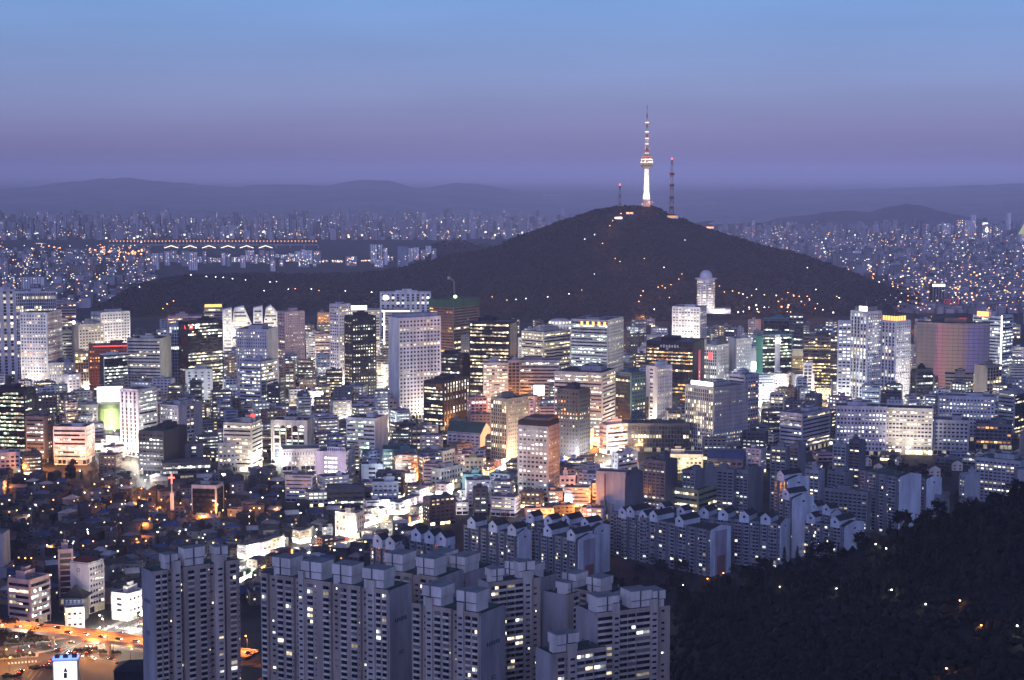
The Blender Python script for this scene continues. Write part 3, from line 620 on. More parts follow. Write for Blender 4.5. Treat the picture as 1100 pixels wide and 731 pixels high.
# white round tower with a dome on the slope
def dome_tower():
    q = nam_at(759, 322) if False else None
    Y = 3330; c = P(758.5, 292, Y); s = F / proj(c)[2]; zg = 52; root = thing('domed_tower', 'white round-shouldered tower with a dome, standing at the foot of the dark hill', 'tower', (c.x, Y, zg), -math.atan2(c.x, Y))
    H = P(758.5, 300, Y).z - zg; w = 19 / s; rng = random.Random(5); core = MB(); rows = {}
    core.lathe([(w / 2, 0), (w / 2, H)], 'wall_white', 16)
    n = int(H / 3.6)
    for k in range(n):
        z = 4 + k * (H - 8) / n; core.lathe([(w / 2 + .35, z), (w / 2 + .35, z + 1.5)], 'wall_white', 16); rb = MB()
        for a in range(10):
            t0 = math.pi * (1 + a / 10) + .03; t1 = math.pi * (1 + (a + 1) / 10) - .03; rr = w / 2 + .12
            mt = 'lit_w%d' % rng.randint(0, 2) if rng.random() < .25 else 'glass_b'
            rb.poly([(rr * math.cos(t0), rr * math.sin(t0), z + 1.6), (rr * math.cos(t1), rr * math.sin(t1), z + 1.6), (rr * math.cos(t1), rr * math.sin(t1), z + 3), (rr * math.cos(t0), rr * math.sin(t0), z + 3)], mt)
        rb.build('glazing_band', root)
    core.build('wall', root)
    dm = MB(); dm.lathe([(w * .62, H), (w * .62, H + 2), (w * .36, H + 2.1), (w * .36, H + 5)] + [(w * .36 * math.cos(t), H + 5 + w * .36 * math.sin(t)) for t in np.linspace(0, 1.5, 6)], 'wall_white', 16); dm.build('dome', root)
    pd = MB(); pd.box(-w * .9, w * 1.4, -w * .5, w * .5, 0, 9, 'wall_white'); pd.build('podium', root)
    for sx in (-20, 25): lamp('SPOT', (sx, -42, 2), 36 * FLK, FW, root, 1, None, 110, 1).rotation_euler = (rad(118), 0, 0)
    OCC.append((749, 768, 292, 338, Y, None)); FOOT.append((c.x, Y, 40, 40, 0))
dome_tower()

# twin white-lit residential towers right of the green tower
def pod(px0, px1, yt, yb, label, crown, seed):
    root, w, dp, H, fr = slab(px0, (px0 * .45 + px1 * .55), px1, yt, yb, label, 'white', ('f', .22, 'wc', dict(cw=5, pw=2.2)), g(.4, 'wc', cw=3.6, fh=3.6), dict(a=40, roof='none', fl=(FW, 30), flR=1), 'residential_tower', 'apartment tower')
    cr = MB(); cr.box(-w * .36, w * .36, -dp * .36, dp * .36, H, H + 6, 'wall_tan', 'roof_dark'); cr.build('crown', root)
    cb = MB()
    if crown == 'o':
        for k in range(5): cb.box(-w * .36 + k * w * .15, -w * .36 + k * w * .15 + w * .1, -dp * .36 - .4, -dp * .36 - .1, H + .5, H + 6, 'sign_orange')
        for k in range(4): cb.box(w * .36 + .1, w * .36 + .4, -dp * .36 + k * dp * .18, -dp * .36 + k * dp * .18 + dp * .12, H + .5, H + 6, 'sign_orange')
    else: cb.box(-w * .1, w * .36, -dp * .36 - .5, -dp * .36 - .1, H + 1, H + 6.5, 'sign_white')
    cb.build('crown_light', root); spike(root, 0, 0, H + 6, 8)
    return root
pod(914, 947, 336, 447, 'tall pale apartment tower with a white-lit crown, left of the orange-crowned twin', 'w', 1)
pod(944, 978, 346, 447, 'tall pale apartment tower with a glowing orange crown', 'o', 2)
slab(900, None, 915, 346, 447, 'slim tower of stacked bright bay windows against the white-crowned apartment tower', 'white', g(.85, 'wc', cw=4.5, lv=(1, 2, 5)), None, dict(roof='none'))

# hotel with a colour-lit curved front
def media_hotel():
    Y = GY(432); x0, x1, yt = 986, 1062, 347; c = P((x0 + x1) / 2, yt, Y); s = F / proj(c)[2]; zg = G(Y) - 1; H = c.z - zg; w = (x1 - x0) / s
    root = thing('hotel_building', 'broad curved hotel with its whole front lit pink, orange and violet', 'hotel', (c.x, Y, zg), -math.atan2(c.x, Y))
    m = bpy.data.materials.new('media_wall'); m.use_nodes = True; t = m.node_tree; b = t.nodes['Principled BSDF']; b.inputs['Base Color'].default_value = (.16, .14, .14, 1)
    tc_ = t.nodes.new('ShaderNodeTexCoord'); sp_ = t.nodes.new('ShaderNodeSeparateXYZ'); t.links.new(tc_.outputs['Generated'], sp_.inputs[0])
    no = t.nodes.new('ShaderNodeTexNoise'); no.inputs['Scale'].default_value = 4; no.inputs['Detail'].default_value = 4; t.links.new(tc_.outputs['Generated'], no.inputs['Vector'])
    ad = t.nodes.new('ShaderNodeMath'); ad.operation = 'MULTIPLY_ADD'; t.links.new(no.outputs[0], ad.inputs[0]); ad.inputs[1].default_value = .16; t.links.new(sp_.outputs['X'], ad.inputs[2])
    rp = t.nodes.new('ShaderNodeValToRGB'); t.links.new(ad.outputs[0], rp.inputs[0]); els = [(.10, (.06, .05, .07)), (.33, (.10, .07, .07)), (.37, (.62, .13, .22)), (.45, (.45, .16, .13)), (.58, (.36, .20, .10)), (.72, (.32, .17, .14)), (.80, (.20, .14, .36)), (.92, (.12, .10, .40)), (1.0, (.08, .07, .2))]
    while len(rp.color_ramp.elements) < len(els): rp.color_ramp.elements.new(.5)
    for e, (p, cc) in zip(rp.color_ramp.elements, els): e.position = p; e.color = (*cc, 1)
    t.links.new(rp.outputs[0], b.inputs['Emission Color']); b.inputs['Emission Strength'].default_value = .45; m.cycles.emission_sampling = 'NONE'; MATS['media_wall'] = m  # coloured light projected on the front is painted in as emission
    N = 14; arc = [(-w / 2 + w * k / N, -6 * math.sin(math.pi * k / N)) for k in range(N + 1)]
    bb = MB(); bb.prism(arc + [(w / 2, 18), (-w / 2, 18)], 0, H, 'wall_tan', 'roof_dark'); bb.build('wall', root)
    fb = MB()
    for k in range(N):
        (ax, ay), (bx, by) = arc[k], arc[k + 1]; fb.poly([(ax, ay - .3, 6), (bx, by - .3, 6), (bx, by - .3, H - 2), (ax, ay - .3, H - 2)], 'media_wall')
    fb.build('lit_front', root)
    rib = MB()
    for k in range(0, N + 1):
        ax, ay = arc[k]; rib.box(ax - .15, ax + .15, ay - .6, ay - .31, 4, H, 'wall_brown')
    rib.build('facade_rib', root)
    for k in range(1, 20):
        fl2 = MB(); z_ = 6 + (H - 8) * k / 20
        for q_ in range(N): (ax, ay), (bx, by) = arc[q_], arc[q_ + 1]; fl2.poly([(ax, ay - .45, z_), (bx, by - .45, z_), (bx, by - .45, z_ + .7), (ax, ay - .45, z_ + .7)], 'wall_brown')
        fl2.build('floor_line', root)
    tp = MB(); tp.box(-w * .3, w * .2, 2, 14, H, H + 7, 'wall_dark'); tp.box(-w * .12, w * .18, -2.2, -1.8, H + 1, H + 6, 'wall_brown'); tp.build('roof_plant', root)
    sg = MB(); sg.box(w * .08, w * .18, 0, .4, H + 2.5, H + 6, 'sign_red'); sg.build('sign', root)
    OCC.append((x0, x1, yt, 432, Y, None)); FOOT.append((c.x, Y + 6, w, 26, 0))
media_hotel()
rt, w, dp, H, fr = slab(1046, 1076, 1088, 341, 426, 'white office with a shining white vertical core beside the colour-lit hotel', 'white', r(.6, 'c'), r(.6, 'c'), dict(a=25, fl=(FC, 10)))
cb = MB(); cb.fr = fr[1][0]; cb.box(-2.2, .6, .6, 1.0, 6, H + 2, 'sign_white'); cb.build('lit_core', rt)
sign(rt, fr[0][0], w, w * .35, H + 3, w * .4, 6, 'sign_orange')

# arched hall
def arch_hall():
    rt, w, dp, H, fr = slab(291, 330, 337, 453, 500, 'beige hall with a row of tall arched windows lit from within', 'cream', B0, B0, dict(a=14, shop='c', fl=(FW, 6)), 'arched_hall', 'hall')
    n = 5; m_ = 3.0; cw = (w - 2 * m_) / n; rng = random.Random(3)
    for k in range(n):
        u0, u1 = m_ + k * cw + .8, m_ + (k + 1) * cw - .8; rr = (u1 - u0) / 2; zt = H - 6; wd_ = MB(); wd_.fr = fr[0][0]; z = 5.0
        wd_.quad(u0 - .3, u1 + .3, 4.6, zt + .2, .02, 'glass_c')
        while z < zt - 3: wd_.quad(u0, u1, z, z + 2.0, .08, 'lit_%s%d' % (rng.choice('cg'), 2 if rng.random() < .45 else 1) if rng.random() < .6 else 'glass_a'); z += 3.6
        wd_.poly([wd_.p((u0 + u1) / 2 + rr * math.cos(t), .06, zt + rr * math.sin(t) * .8) for t in np.linspace(0, math.pi, 9)], 'lit_c2' if k % 2 == 0 else 'glass_a'); wd_.build('arched_glazing', rt)
        pr = MB(); pr.fr = fr[0][0]; pr.box(u0 - 1.2, u0 - .4, 0, .8, 4, H - 1.5, 'wall_cream'); pr.build('pilaster', rt)
arch_hall()

# floodlit lawn-green screen dome with a white board
def green_dome():
    Y = GY(462); c = P(118, 420, Y); s = F / proj(c)[2]; zg = G(Y) - 1; root = thing('event_pavilion', 'glowing green rounded pavilion under a blazing white board', 'pavilion', (c.x, Y, zg), -math.atan2(c.x, Y))
    H = P(118, 434, Y).z - zg; H2 = P(118, 417, Y).z - zg; w = 27 / s
    b = MB(); b.lathe([(w / 2, 0), (w / 2, H * .8), (w * .42, H * .95), (w * .2, H)], 'wall_olive', 18, 0, w / 2); b.build('wall', root)
    bd = MB(); bd.box(-w / 2, w / 2, w / 2 - 3, w / 2 - 2, H + 1, H2, 'sign_white'); bd.build('board', root)
    ps = MB(); 
    for x in (-w * .4, 0, w * .4): ps.box(x - .3, x + .3, w / 2 - 2, w / 2 - 1, H - 2, H2 - 1, 'steel')
    ps.build('board_frame', root)
    lamp('SPOT', (0, -26, 4), 50 * FLK, (.75, 1, .45), root, 1, None, 110, 1).rotation_euler = (rad(105), 0, 0)
    OCC.append((104, 132, 417, 462, Y, None)); FOOT.append((c.x, Y + w / 2, w, w, 0))
green_dome()

# pitched-roof halls and mid-size special roofs
def hall(x0, xs, x1, yt, yr, yb, label, wall, roof, name='long_hall', cat='hall', a=25):
    rt, w, dp, H, fr = slab(x0, xs, x1, yt, yb, label, wall, g(.03, 'w', cw=5), B0, dict(a=a, roof='none'), name, cat)
    b = MB(); b.gable(-w / 2 - .6, w / 2 + .6, -dp / 2 - .6, dp / 2 + .6, H, H + (yt - yr) * .95, 'wall_' + wall, roof); b.build('roof', rt); return rt
hall(480, 516, 528, 467, 456, 486, 'long pale hall under a plain teal pitched roof', 'lilac', 'roof_green')
hall(760, None, 798, 494, 486, 510, 'low hall with a deep blue pitched roof behind the dark apartments', 'mid', 'roof_blue')
hall(276, None, 345, 443, 438, 452, 'long low white hall across the trees behind the arched hall', 'white', 'roof_grey')

# construction crane and work light on the scaffolded tower
ct_ = find('scaffolding'); hh = ct_['_h']
cr_loc = ct_.matrix_world if False else ct_.location
crane = thing('tower_crane', 'slender tower crane standing on the unfinished scaffolded tower', 'crane', (cr_loc.x, cr_loc.y, cr_loc.z + hh), rad(10))
b = MB()
for sx, sy in ((-.8, -.8), (.8, -.8), (.8, .8), (-.8, .8)): b.tube((sx, sy, 0), (sx, sy, 26), .3, .25, 'steel')
for k in range(8): b.tube((-.8, -.8, k * 3.2), (.8, -.8, k * 3.2 + 3.2), .15, .15, 'steel')
b.build('tower', crane)
b = MB(); b.tube((0, 0, 26), (9, 0, 74), 1.0, .5, 'steel_dark'); b.tube((0, 0, 26), (-8, 0, 33), .8, .6, 'steel'); b.tube((-8, 0, 33), (9, 0, 74), .12, .12, 'steel'); b.build('jib', crane)
b = MB(); b.box(-10, -6, -1.5, 1.5, 29, 33, 'concrete'); b.build('counterweight', crane)
wl = thing('work_light', 'green-white floodlight glaring on top of the scaffolded tower', 'lamp', (cr_loc.x + 2, cr_loc.y - 12, cr_loc.z + hh))
b = MB(); b.tube((0, 0, 0), (0, 0, 3.5), .25, .2, 'steel'); b.build('pole', wl); b = MB(); E('lamp_green', (.75, 1, .35), 9); b.lathe([(.5, 3), (2.2, 4), (2.2, 6), (.6, 7)], 'lamp_green', 8); b.build('lamp_head', wl)
nb = MB(); w_, d_ = ct_['_w'], ct_['_d']; M('netting', (.03, .09, .06)); nb.box(-w_ / 2 - .8, w_ / 2 + .8, -d_ / 2 - .8, d_ / 2 + .8, hh - 9, hh + 2.5, 'netting'); nb.build('safety_netting', ct_)
sc = MB()
for z in np.arange(hh * .3, hh - 9, 4.2): sc.box(-w_ / 2 - .9, w_ / 2 + .9, -d_ / 2 - .9, -d_ / 2 - .6, z, z + .9, 'wall_red')
sc.build('scaffold_frame', ct_)

# signs and roof lights that the photograph shows
def fr_of(rt): return frames(rt['_w'], rt['_d'])
q = find('red and white lit sign'); fr = fr_of(q); sign(q, fr[1][0], 0, 5.2, q['_h'] - 5.5, 5.2, 5, 'sign_red'); face_text(q, fr[1][0], 5.2, q['_h'] - 5.5, 3.4, 'O', 'sign_white'); face_text(q, fr[1][0], 14, q['_h'] - 5.5, 6.5, 'SK', 'sign_white'); face_text(q, fr[0][0], fr[0][1] - 4, q['_h'] - 6, 7, 'h', 'sign_red')
q = find('red banner'); fr = fr_of(q); bn = MB(); bn.fr = fr[1][0]; M('banner_red', (.5, .04, .12)); E('banner_red_lit', (.9, .06, .18), .45); u = fr[1][1] * .5; bn.box(u - 5, u + 5, .4, .7, 8, q['_h'] - 10, 'banner_red_lit'); bn.build('banner', q)
for k in range(9): sign(q, fr[1][0], 0, u, q['_h'] * .62 - k * 4.6, 2.2, 2.6, 'lit_w1', .82, 'banner_mark')
for k in range(7): sign(q, fr[0][0], 0, fr[0][1] * .32 + k * 3.2, q['_h'] - 4.2, 1.9, 3.4 if k % 2 else 2.6, 'frame_white', .5, 'sign_mark')
q = find('lettered roof sign'); fr = fr_of(q)
for k in range(9): sign(q, fr[0][0], 0, fr[0][1] * .44 + k * fr[0][1] * .065, q['_h'] + 3.0, 1.3, 2.6, 'roof_blue', .5, 'sign_mark')
q2 = MB(); q2.fr = fr[0][0]; q2.box(fr[0][1] * .4, fr[0][1], -.3, .3, q['_h'] + 1.2, q['_h'] + 5.2, 'wall_lilac'); q2.build('sign_board', q)
for k in range(5):
    rb = MB(); rb.fr = fr[0][0]
    for a0, a1 in ((.30, .38), (.42, .60), (.64, .72)): rb.quad(fr[0][1] * a0, fr[0][1] * a1, q['_h'] - 6 - k * 4.2, q['_h'] - 4.2 - k * 4.2, .06, 'lit_c2' if k < 4 else 'lit_c0')
    rb.build('glazing_band', q)
q = find('head of its central pier'); fr = fr_of(q); pr = MB(); pr.fr = fr[1][0]; W1 = fr[1][1]; pr.box(W1 * .42, W1 * .58, .2, 1.4, 4, q['_h'] + 1, 'wall_lilac'); pr.build('pier', q)
fl_ = MB(); fl_.fr = fr[1][0]; E('lamp_yellow', (.9, 1, .45), 10); fl_.box(W1 * .42, W1 * .58, 1.6, 2.6, q['_h'] - 9, q['_h'] - 4, 'lamp_yellow'); fl_.build('floodlight', q)
M('green_panel', (.10, .36, .22)); gp_ = MB(); gp_.fr = fr[0][0]; gp_.box(.3, fr[0][1] - .3, .1, .5, 4, q['_h'] - 1, 'green_panel'); gp_.build('edge_panel', q)
lamp('SPOT', (-q['_w'] / 2 - 4, -q['_d'] / 2 - 22, 3), 30 * FLK, FG, q, 1, None, 110, 1).rotation_euler = (rad(118), 0, rad(0))
q = find('blank white screen'); fr = fr_of(q); sign(q, fr[0][0], 0, fr[0][1] * .6, q['_h'] - 18, 11, 10, 'sign_white', .8, 'screen')
q = find('white board on its roof'); M('board_white', (.75, .75, .75)); bb = MB(); bb.box(-q['_w'] * .4, q['_w'] * .45, -q['_d'] / 2, -q['_d'] / 2 + .6, q['_h'] + 1.5, q['_h'] + 11, 'board_white'); bb.build('roof_board', q)
q = find('orange lettering'); fr = fr_of(q)
for k in range(5): sign(q, fr[0][0], 0, fr[0][1] * .30 + k * 7.5, q['_h'] - 4, 3.2, 5, 'sign_orange', .6, 'sign_letter')
q = find('white piers and dark'); fr = fr_of(q); sign(q, fr[0][0], 0, 9, q['_h'] - 7, 7, 7, 'sign_white', 1.2); q = find('white-lit frame'); fr = fr_of(q); sign(q, fr[0][0], 0, fr[0][1] * .8, q['_h'] - 6, 13, 6, 'sign_orange', .9)
fb = MB(); fb.fr = fr[0][0]; fb.box(0, 1.6, .6, 1, 3, q['_h'], 'sign_white'); fb.box(1.7, fr[0][1], .6, 1, q['_h'] - 1.6, q['_h'], 'sign_white'); fb.build('lit_frame', q)
q = find('orange-glowing rooftop'); b = MB(); b.box(-q['_w'] * .45, q['_w'] * .45, -q['_d'] / 2 + .8, -q['_d'] / 2 + 1.6, q['_h'] + .5, q['_h'] + 5, 'sign_orange'); b.build('lit_band', q)
q = find('glaring white rooftop'); b = MB(); b.box(-q['_w'] * .4, q['_w'] * .1, -q['_d'] / 2 + .8, -q['_d'] / 2 + 1.4, q['_h'] + 1, q['_h'] + 7, 'sign_white'); b.build('lit_band', q)
q = find('shining lamp on its roof'); b = MB(); b.lathe([(.4, q['_h'] + 1), (1.8, q['_h'] + 2), (1.8, q['_h'] + 4), (.4, q['_h'] + 5)], 'lamp_white', 8, -q['_w'] / 2 + 2, -q['_d'] / 2 + 2); b.build('roof_lamp', q)
q = find('red-lit roof edge'); fr = fr_of(q); sign(q, fr[0][0], 0, fr[0][1] * .5, q['_h'] - .6, fr[0][1] * .8, .9, 'sign_red', .7, 'roof_edge_light')
q = find('red rooftop lamp'); b = MB(); b.box(q['_w'] * .3, q['_w'] * .45, 0, 3, q['_h'], q['_h'] + 8, 'wall_lilac'); b.box(q['_w'] * .3, q['_w'] * .45, -.6, -.1, q['_h'] + 5, q['_h'] + 8, 'sign_red'); b.build('roof_lamp', q)
q = find('white-lit roof corner'); b = MB(); b.box(-q['_w'] * .45, q['_w'] * .3, -q['_d'] / 2 + 6, -q['_d'] / 2 + 7, q['_h'] + 1, q['_h'] + 5, 'sign_white'); b.build('lit_band', q)
q = find('small red neon'); fr = fr_of(q); sign(q, fr[0][0], 0, fr[0][1] * .5, q['_h'] - 13, 5, 9, 'sign_red', 1.0)
q = find('red roof and a lattice'); fr = fr_of(q); w1 = fr[0][1]; b = MB(); b.hip(-q['_w'] / 2 - .4, q['_w'] / 2 + .4, -q['_d'] / 2 - .4, q['_d'] / 2 + .4, q['_h'] + .3, q['_h'] + 4, 'roof_red'); b.build('roof', q); face_text(q, fr[0][0], w1 * .5, q['_h'] - 4.5, 4.0, 'O', 'wall_dark')
q = find('bold square lit windows'); wq, dq, hq = q['_w'], q['_d'], q['_h']; b = MB(); b.box(-wq / 2 + .2, wq / 2 - .2, -dq / 2 + .2, dq / 2 - .2, hq, hq + 5.5, 'wall_black'); b.box(-wq / 2 + 5, wq / 2 - 1, -dq / 2 + 2, dq / 2, hq + 5.5, hq + 8, 'wall_brown'); b.build('roof_cap', q)
q = find('dark roof cap'); wq, dq, hq = q['_w'], q['_d'], q['_h']; b = MB(); b.box(-wq / 2 + 1, wq / 2 - 1, -dq / 2 + 1, dq / 2 - 1, hq + .3, hq + 5.5, 'wall_black'); b.build('roof_cap', q)
q = find('evenly punched'); wq, dq, hq = q['_w'], q['_d'], q['_h']; b = MB(); b.prism([(-wq / 2 + 2, -dq / 2 + 3), (wq / 2 - 3, -dq / 2 + 3), (wq / 2 - 3, dq / 2 - 3), (-wq / 2 + 2, dq / 2 - 3)], hq + .3, hq + 5, 'wall_blue'); b.build('roof_crown', q)
q = find('round lit crown'); b = MB(); b.lathe([(q['_w'] * .42, q['_h']), (q['_w'] * .42, q['_h'] + 6), (q['_w'] * .3, q['_h'] + 8)], 'wall_white', 14); b.build('roof_crown', q)
b = MB()
for k in range(9): t_ = math.pi * (1.05 + .9 * k / 8); x_, y_ = q['_w'] * .43 * math.cos(t_), q['_w'] * .43 * math.sin(t_); b.box(x_ - .5, x_ + .5, y_ - .5, y_ + .2, q['_h'] + 2.5, q['_h'] + 5, 'lit_w2')
b.build('crown_glazing', q)
q = find('domed plant'); b = MB(); b.lathe([(6, q['_h']), (5.5, q['_h'] + 3), (3, q['_h'] + 5), (.5, q['_h'] + 6)], 'wall_dark', 12); b.build('dome', q)
q = find('low grey office above'); fr = fr_of(q); sign(q, fr[0][0], 0, fr[0][1] * .5, 22, 13, 12, 'sign_white', .9, 'screen')
# ------------------------------------------------------------------ apartment blocks
WM = {}
def win_mesh(w, h, state):
    """one framed window: rim, two panes and a mullion; state picks what shows behind the panes"""
    k = (round(w, 1), round(h, 1), state)
    if k not in WM:
        b = MB(); t = .09
        b.box(-w / 2, w / 2, 0, .10, 0, t, 'frame_win'); b.box(-w / 2, w / 2, 0, .10, h - t, h, 'frame_win'); b.box(-w / 2, -w / 2 + t, 0, .10, t, h - t, 'frame_win'); b.box(w / 2 - t, w / 2, 0, .10, t, h - t, 'frame_win'); b.box(-t / 2, t / 2, 0, .09, t, h - t, 'frame_win')
        mats = {'d': ('glass_a', 'glass_c'), 'e': ('glass_b', 'glass_a'), 'l': ('lit_w2', 'lit_w1'), 'm': ('glass_a', 'lit_w2'), 'n': ('lit_c2', 'lit_c0'), 'o': ('lit_w0', 'lit_w0'), 'k': ('curtain', 'glass_a'), 'q': ('curtain', 'curtain')}[state]
        b.quad(-w / 2 + t, -t / 2, t, h - t, .05, mats[0]); b.quad(t / 2, w / 2 - t, t, h - t, .05, mats[1]); WM[k] = b.mesh('window')
    return WM[k]
M('curtain', (.30, .27, .24), var=.2); M('frame_win', (.10, .10, .12), var=0); M('parapet', (.92, .80, .70)); M('apt_wall', (.56, .45, .39)); M('apt_wall_light', (.74, .64, .58)); M('apt_gable', (.53, .49, .52)); M('pent_wall', (.92, .84, .80)); M('pent_roof', (.30, .30, .31)); M('gable_white', (.72, .76, .86)); M('old_wall', (.25, .26, .30)); M('old_parapet', (.36, .37, .42)); M('gable_stripe', (.45, .40, .48)); M('gable_red', (.33, .16, .14)); M('faint_mark', (.13, .14, .22))
def wstate(rng, p):
    x = rng.random()
    if x < p: return rng.choice('lmnnmo')
    return rng.choice('dddddeeekq')

def apt(x0, xs, x1, yt, Y, a, label, secs, pents, side='L', fh=2.8, lit=.05, group=None, name='apartment_block', gable='apt_gable', body='apt_wall', par='parapet', maxw=100, emblem=None, gcap=None, hmin=None, left_secs=None, penth=6.0, caps=None, capw=8.0):
    """apartment slab: secs lays out its facade from its left end as (share, kind) with kind w windows, 2 two windows, g gap with stair windows, c tall stair core, v balcony bands, b blank;
    pents are roof lift houses as (u share, width share, height); side says which visible face carries the facade, the other is the blank gable"""
    rng = random.Random(int(x0 * 7 + yt * 3)); w, dp, cen, rz, zt = place(x0, xs, x1, yt, Y, a); zg = G(cen.y) - 1.5
    if hmin: zg = min(zg, zt - hmin)
    H = zt - zg; root = thing(name, label, 'apartment block', (cen.x, cen.y, zg), rz, group); fr = frames(w, dp)
    (F1, wd), (F2, gd) = (fr[0], fr[1]) if side == 'L' else (fr[1], fr[0]); tot = sum(s[0] for s in secs); u = 0
    body_ = MB(); ins = 1.3
    if side == 'L': body_.box(-w / 2, w / 2, -dp / 2 + ins, dp / 2, 0, H, body, 'roof_dark')
    else: body_.box(-w / 2, w / 2 - ins, -dp / 2, dp / 2, 0, H, body, 'roof_dark')
    body_.fr = F1; win = []; pr_ = MB(); nst = int((H - 2.0) / fh); zb0 = H - 1.1 - nst * fh
    cores = MB(); strips = []
    for sh, kd in secs:
        sw = wd * sh / tot; u0, u1 = u, u + sw; u += sw
        if kd in 'w2vb': body_.box(u0 + .01, u1 - .01, -ins - .01, .4, 0, H + .9, body, 'roof_dark')
        if kd == 'c': cores.fr = F1; cores.box(u0 + .02, u1 - .02, -ins - 3, .9, 0, H + 4.5, 'apt_wall_light', 'roof_dark')
        nx = {'w': 1, '2': 2, 'v': max(1, int(round(sw / 5.5))), 'g': 1, 'c': 1, 'b': 0}[kd]
        if kd in 'w2v': strips.append((u0 + .05, u1 - .05))
        for k in range(nst):
            z = zb0 + k * fh
            for c in range(nx):
                if kd in 'w2':
                    uc = u0 + sw * (c + .5) / nx * (1 if nx == 1 else .92) + (0 if nx == 1 else sw * .04); ww = min(3.1, sw / nx * .66); win.append((k, uc, .42, z + 1.12, ww, 1.62, wstate(rng, lit)))
                elif kd == 'v': uc = u0 + sw * (c + .5) / nx; win.append((k, uc, .42, z + 1.2, sw / nx * .9, 1.5, wstate(rng, lit * 1.6)))
                elif kd == 'g':
                    if rng.random() < .75: win.append((k, (u0 + u1) / 2, -ins + .02, z + 1.3, min(1.6, sw * .5), 1.0, wstate(rng, lit * 1.8)))
                elif kd == 'c': win.append((k, (u0 + u1) / 2, .92, z + 1.0, min(2.2, sw * .6), 1.0, wstate(rng, lit * .6)))
            if kd in 'w2':
                for c in range(nx):
                    uc = u0 + sw * (c + .5) / nx * (1 if nx == 1 else .92) + (0 if nx == 1 else sw * .04); ww = min(3.1, sw / nx * .68)
                    pr_.fr = F1; pr_.box(uc - ww / 2, uc + ww / 2, .405, .85, z + .05, z + 1.08, par)
            elif kd == 'v': pr_.fr = F1; pr_.box(u0 + .3, u1 - .3, .405, 1.0, z + .05, z + 1.1, 'parapet')
        if kd in 'w2' and sw / nx > 4.2:
            for k in range(nst):
                z = zb0 + k * fh; st2 = 'lit_w1' if rng.random() < lit * 1.2 else 'glass_c'; body_.quad(u1 - .75, u1 - .25, z + 1.6, z + 2.2, .415, st2)
    for q0, q1 in strips: pr_.quad(q0, q1, 0.2, H - .3, .403, body)
    # gable end: smooth wall set proud, with a shallow rounded head
    gm = MB(); gm.fr = F2; gm.box(.1, gd - .1, -.02, .5, 0, H - .6, gable); gm.poly([gm.p(.1, .5, H - .6), gm.p(gd - .1, .5, H - .6), gm.p(gd - 1.2, .5, H + .6), gm.p(1.2, .5, H + .6)], gable)
    if gcap:   # pitched gable head
        gm.poly([gm.p(.1, .52, H - .6), gm.p(gd - .1, .52, H - .6), gm.p(gd - .1, .52, H + 1), gm.p(gd / 2, .52, H + gcap), gm.p(.1, .52, H + 1)], gable)
        gm.poly([gm.p(.1, -4, H + .9), gm.p(.1, .5, H + 1), gm.p(gd / 2, .5, H + gcap), gm.p(gd / 2, -4, H + gcap)], 'roof_dark'); gm.poly([gm.p(gd - .1, -4, H + .9), gm.p(gd - .1, .5, H + 1), gm.p(gd / 2, .5, H + gcap), gm.p(gd / 2, -4, H + gcap)], 'roof_dark')
    if emblem == 'stripe': gm.box(gd * .22, gd * .78, .51, .7, 0, H * .98, 'gable_stripe'); gm.box(gd * .3, gd * .7, .71, .8, 0, H * .45, 'gable_red')
    if emblem == 'window': gm.box(gd * .44, gd * .56, .51, .6, H - 3, H - 1.8, 'glass_a')
    gm.build('gable_wall', root)
    if emblem and emblem[0] == '#':
        face_text(root, F2, gd * .5, H - 30, 3.0, emblem[1:], 'faint_mark', .56)
        ml = MB(); ml.fr = F2
        for k in range(6): ml.box(gd * .24 + k * gd * .09, gd * .24 + k * gd * .09 + gd * .06, .51, .56, H - 15.2 - (k % 2) * .4, H - 13.6, 'faint_mark')
        ml.build('gable_lettering', root)
    body_.build('wall', root); pr_.build('balcony_parapet', root) if len(pr_.f) < 9000 else None; cores.build('stair_core', root)
    rt = MB(); rt.box(-w / 2 + 2, w / 2 - 2, -dp / 2 + 2.5, dp / 2 - 1, H + .01, H + .5, 'roof_green' if rng.random() < .4 else 'roof_dark'); rt.build('roof', root)
    for (us, ws, hh) in pents:
        p = MB(); p.fr = F1; a0, a1 = wd * (us - ws / 2), wd * (us + ws / 2); d0, d1 = -gd * .55, -.6; hh = hh * .85; sh_ = (a1 - a0) * .07; a0 += sh_; a1 -= sh_
        p.box(a0 + .5, a1 - .5, d0 + .5, d1 - .5, H, H + hh * .5, 'pent_wall'); p.box(a0, a1, d0, d1, H + hh * .5, H + hh, 'pent_wall', 'pent_roof')
        p.box(a0 + .2, a1 - .2, d1 - .02, d1 + .04, H + hh * .47, H + hh * .5, 'wall_dark'); p.box((a0 + a1) / 2 - .8, (a0 + a1) / 2 - .3, d1, d1 + .35, H + .5, H + hh, 'frame_win'); o = p.build('lift_house', root)
    if caps:
        for us in caps:   # small pitched-roof stair heads along the roof
            p = MB(); p.fr = F1; c_u = wd * us; p.box(c_u - capw / 2, c_u + capw / 2, -gd * .8, .6, H - 1, H + penth * .55, 'gable_white'); p.gable(c_u - capw / 2 - .4, c_u + capw / 2 + .4, -gd * .8 - .4, .9, H + penth * .55, H + penth, 'gable_white', 'roof_tile', 'n'); p.box(c_u - .9, c_u + .9, .6, .7, H + penth * .32, H + penth * .62, 'glass_c'); p.build('stair_head', root)
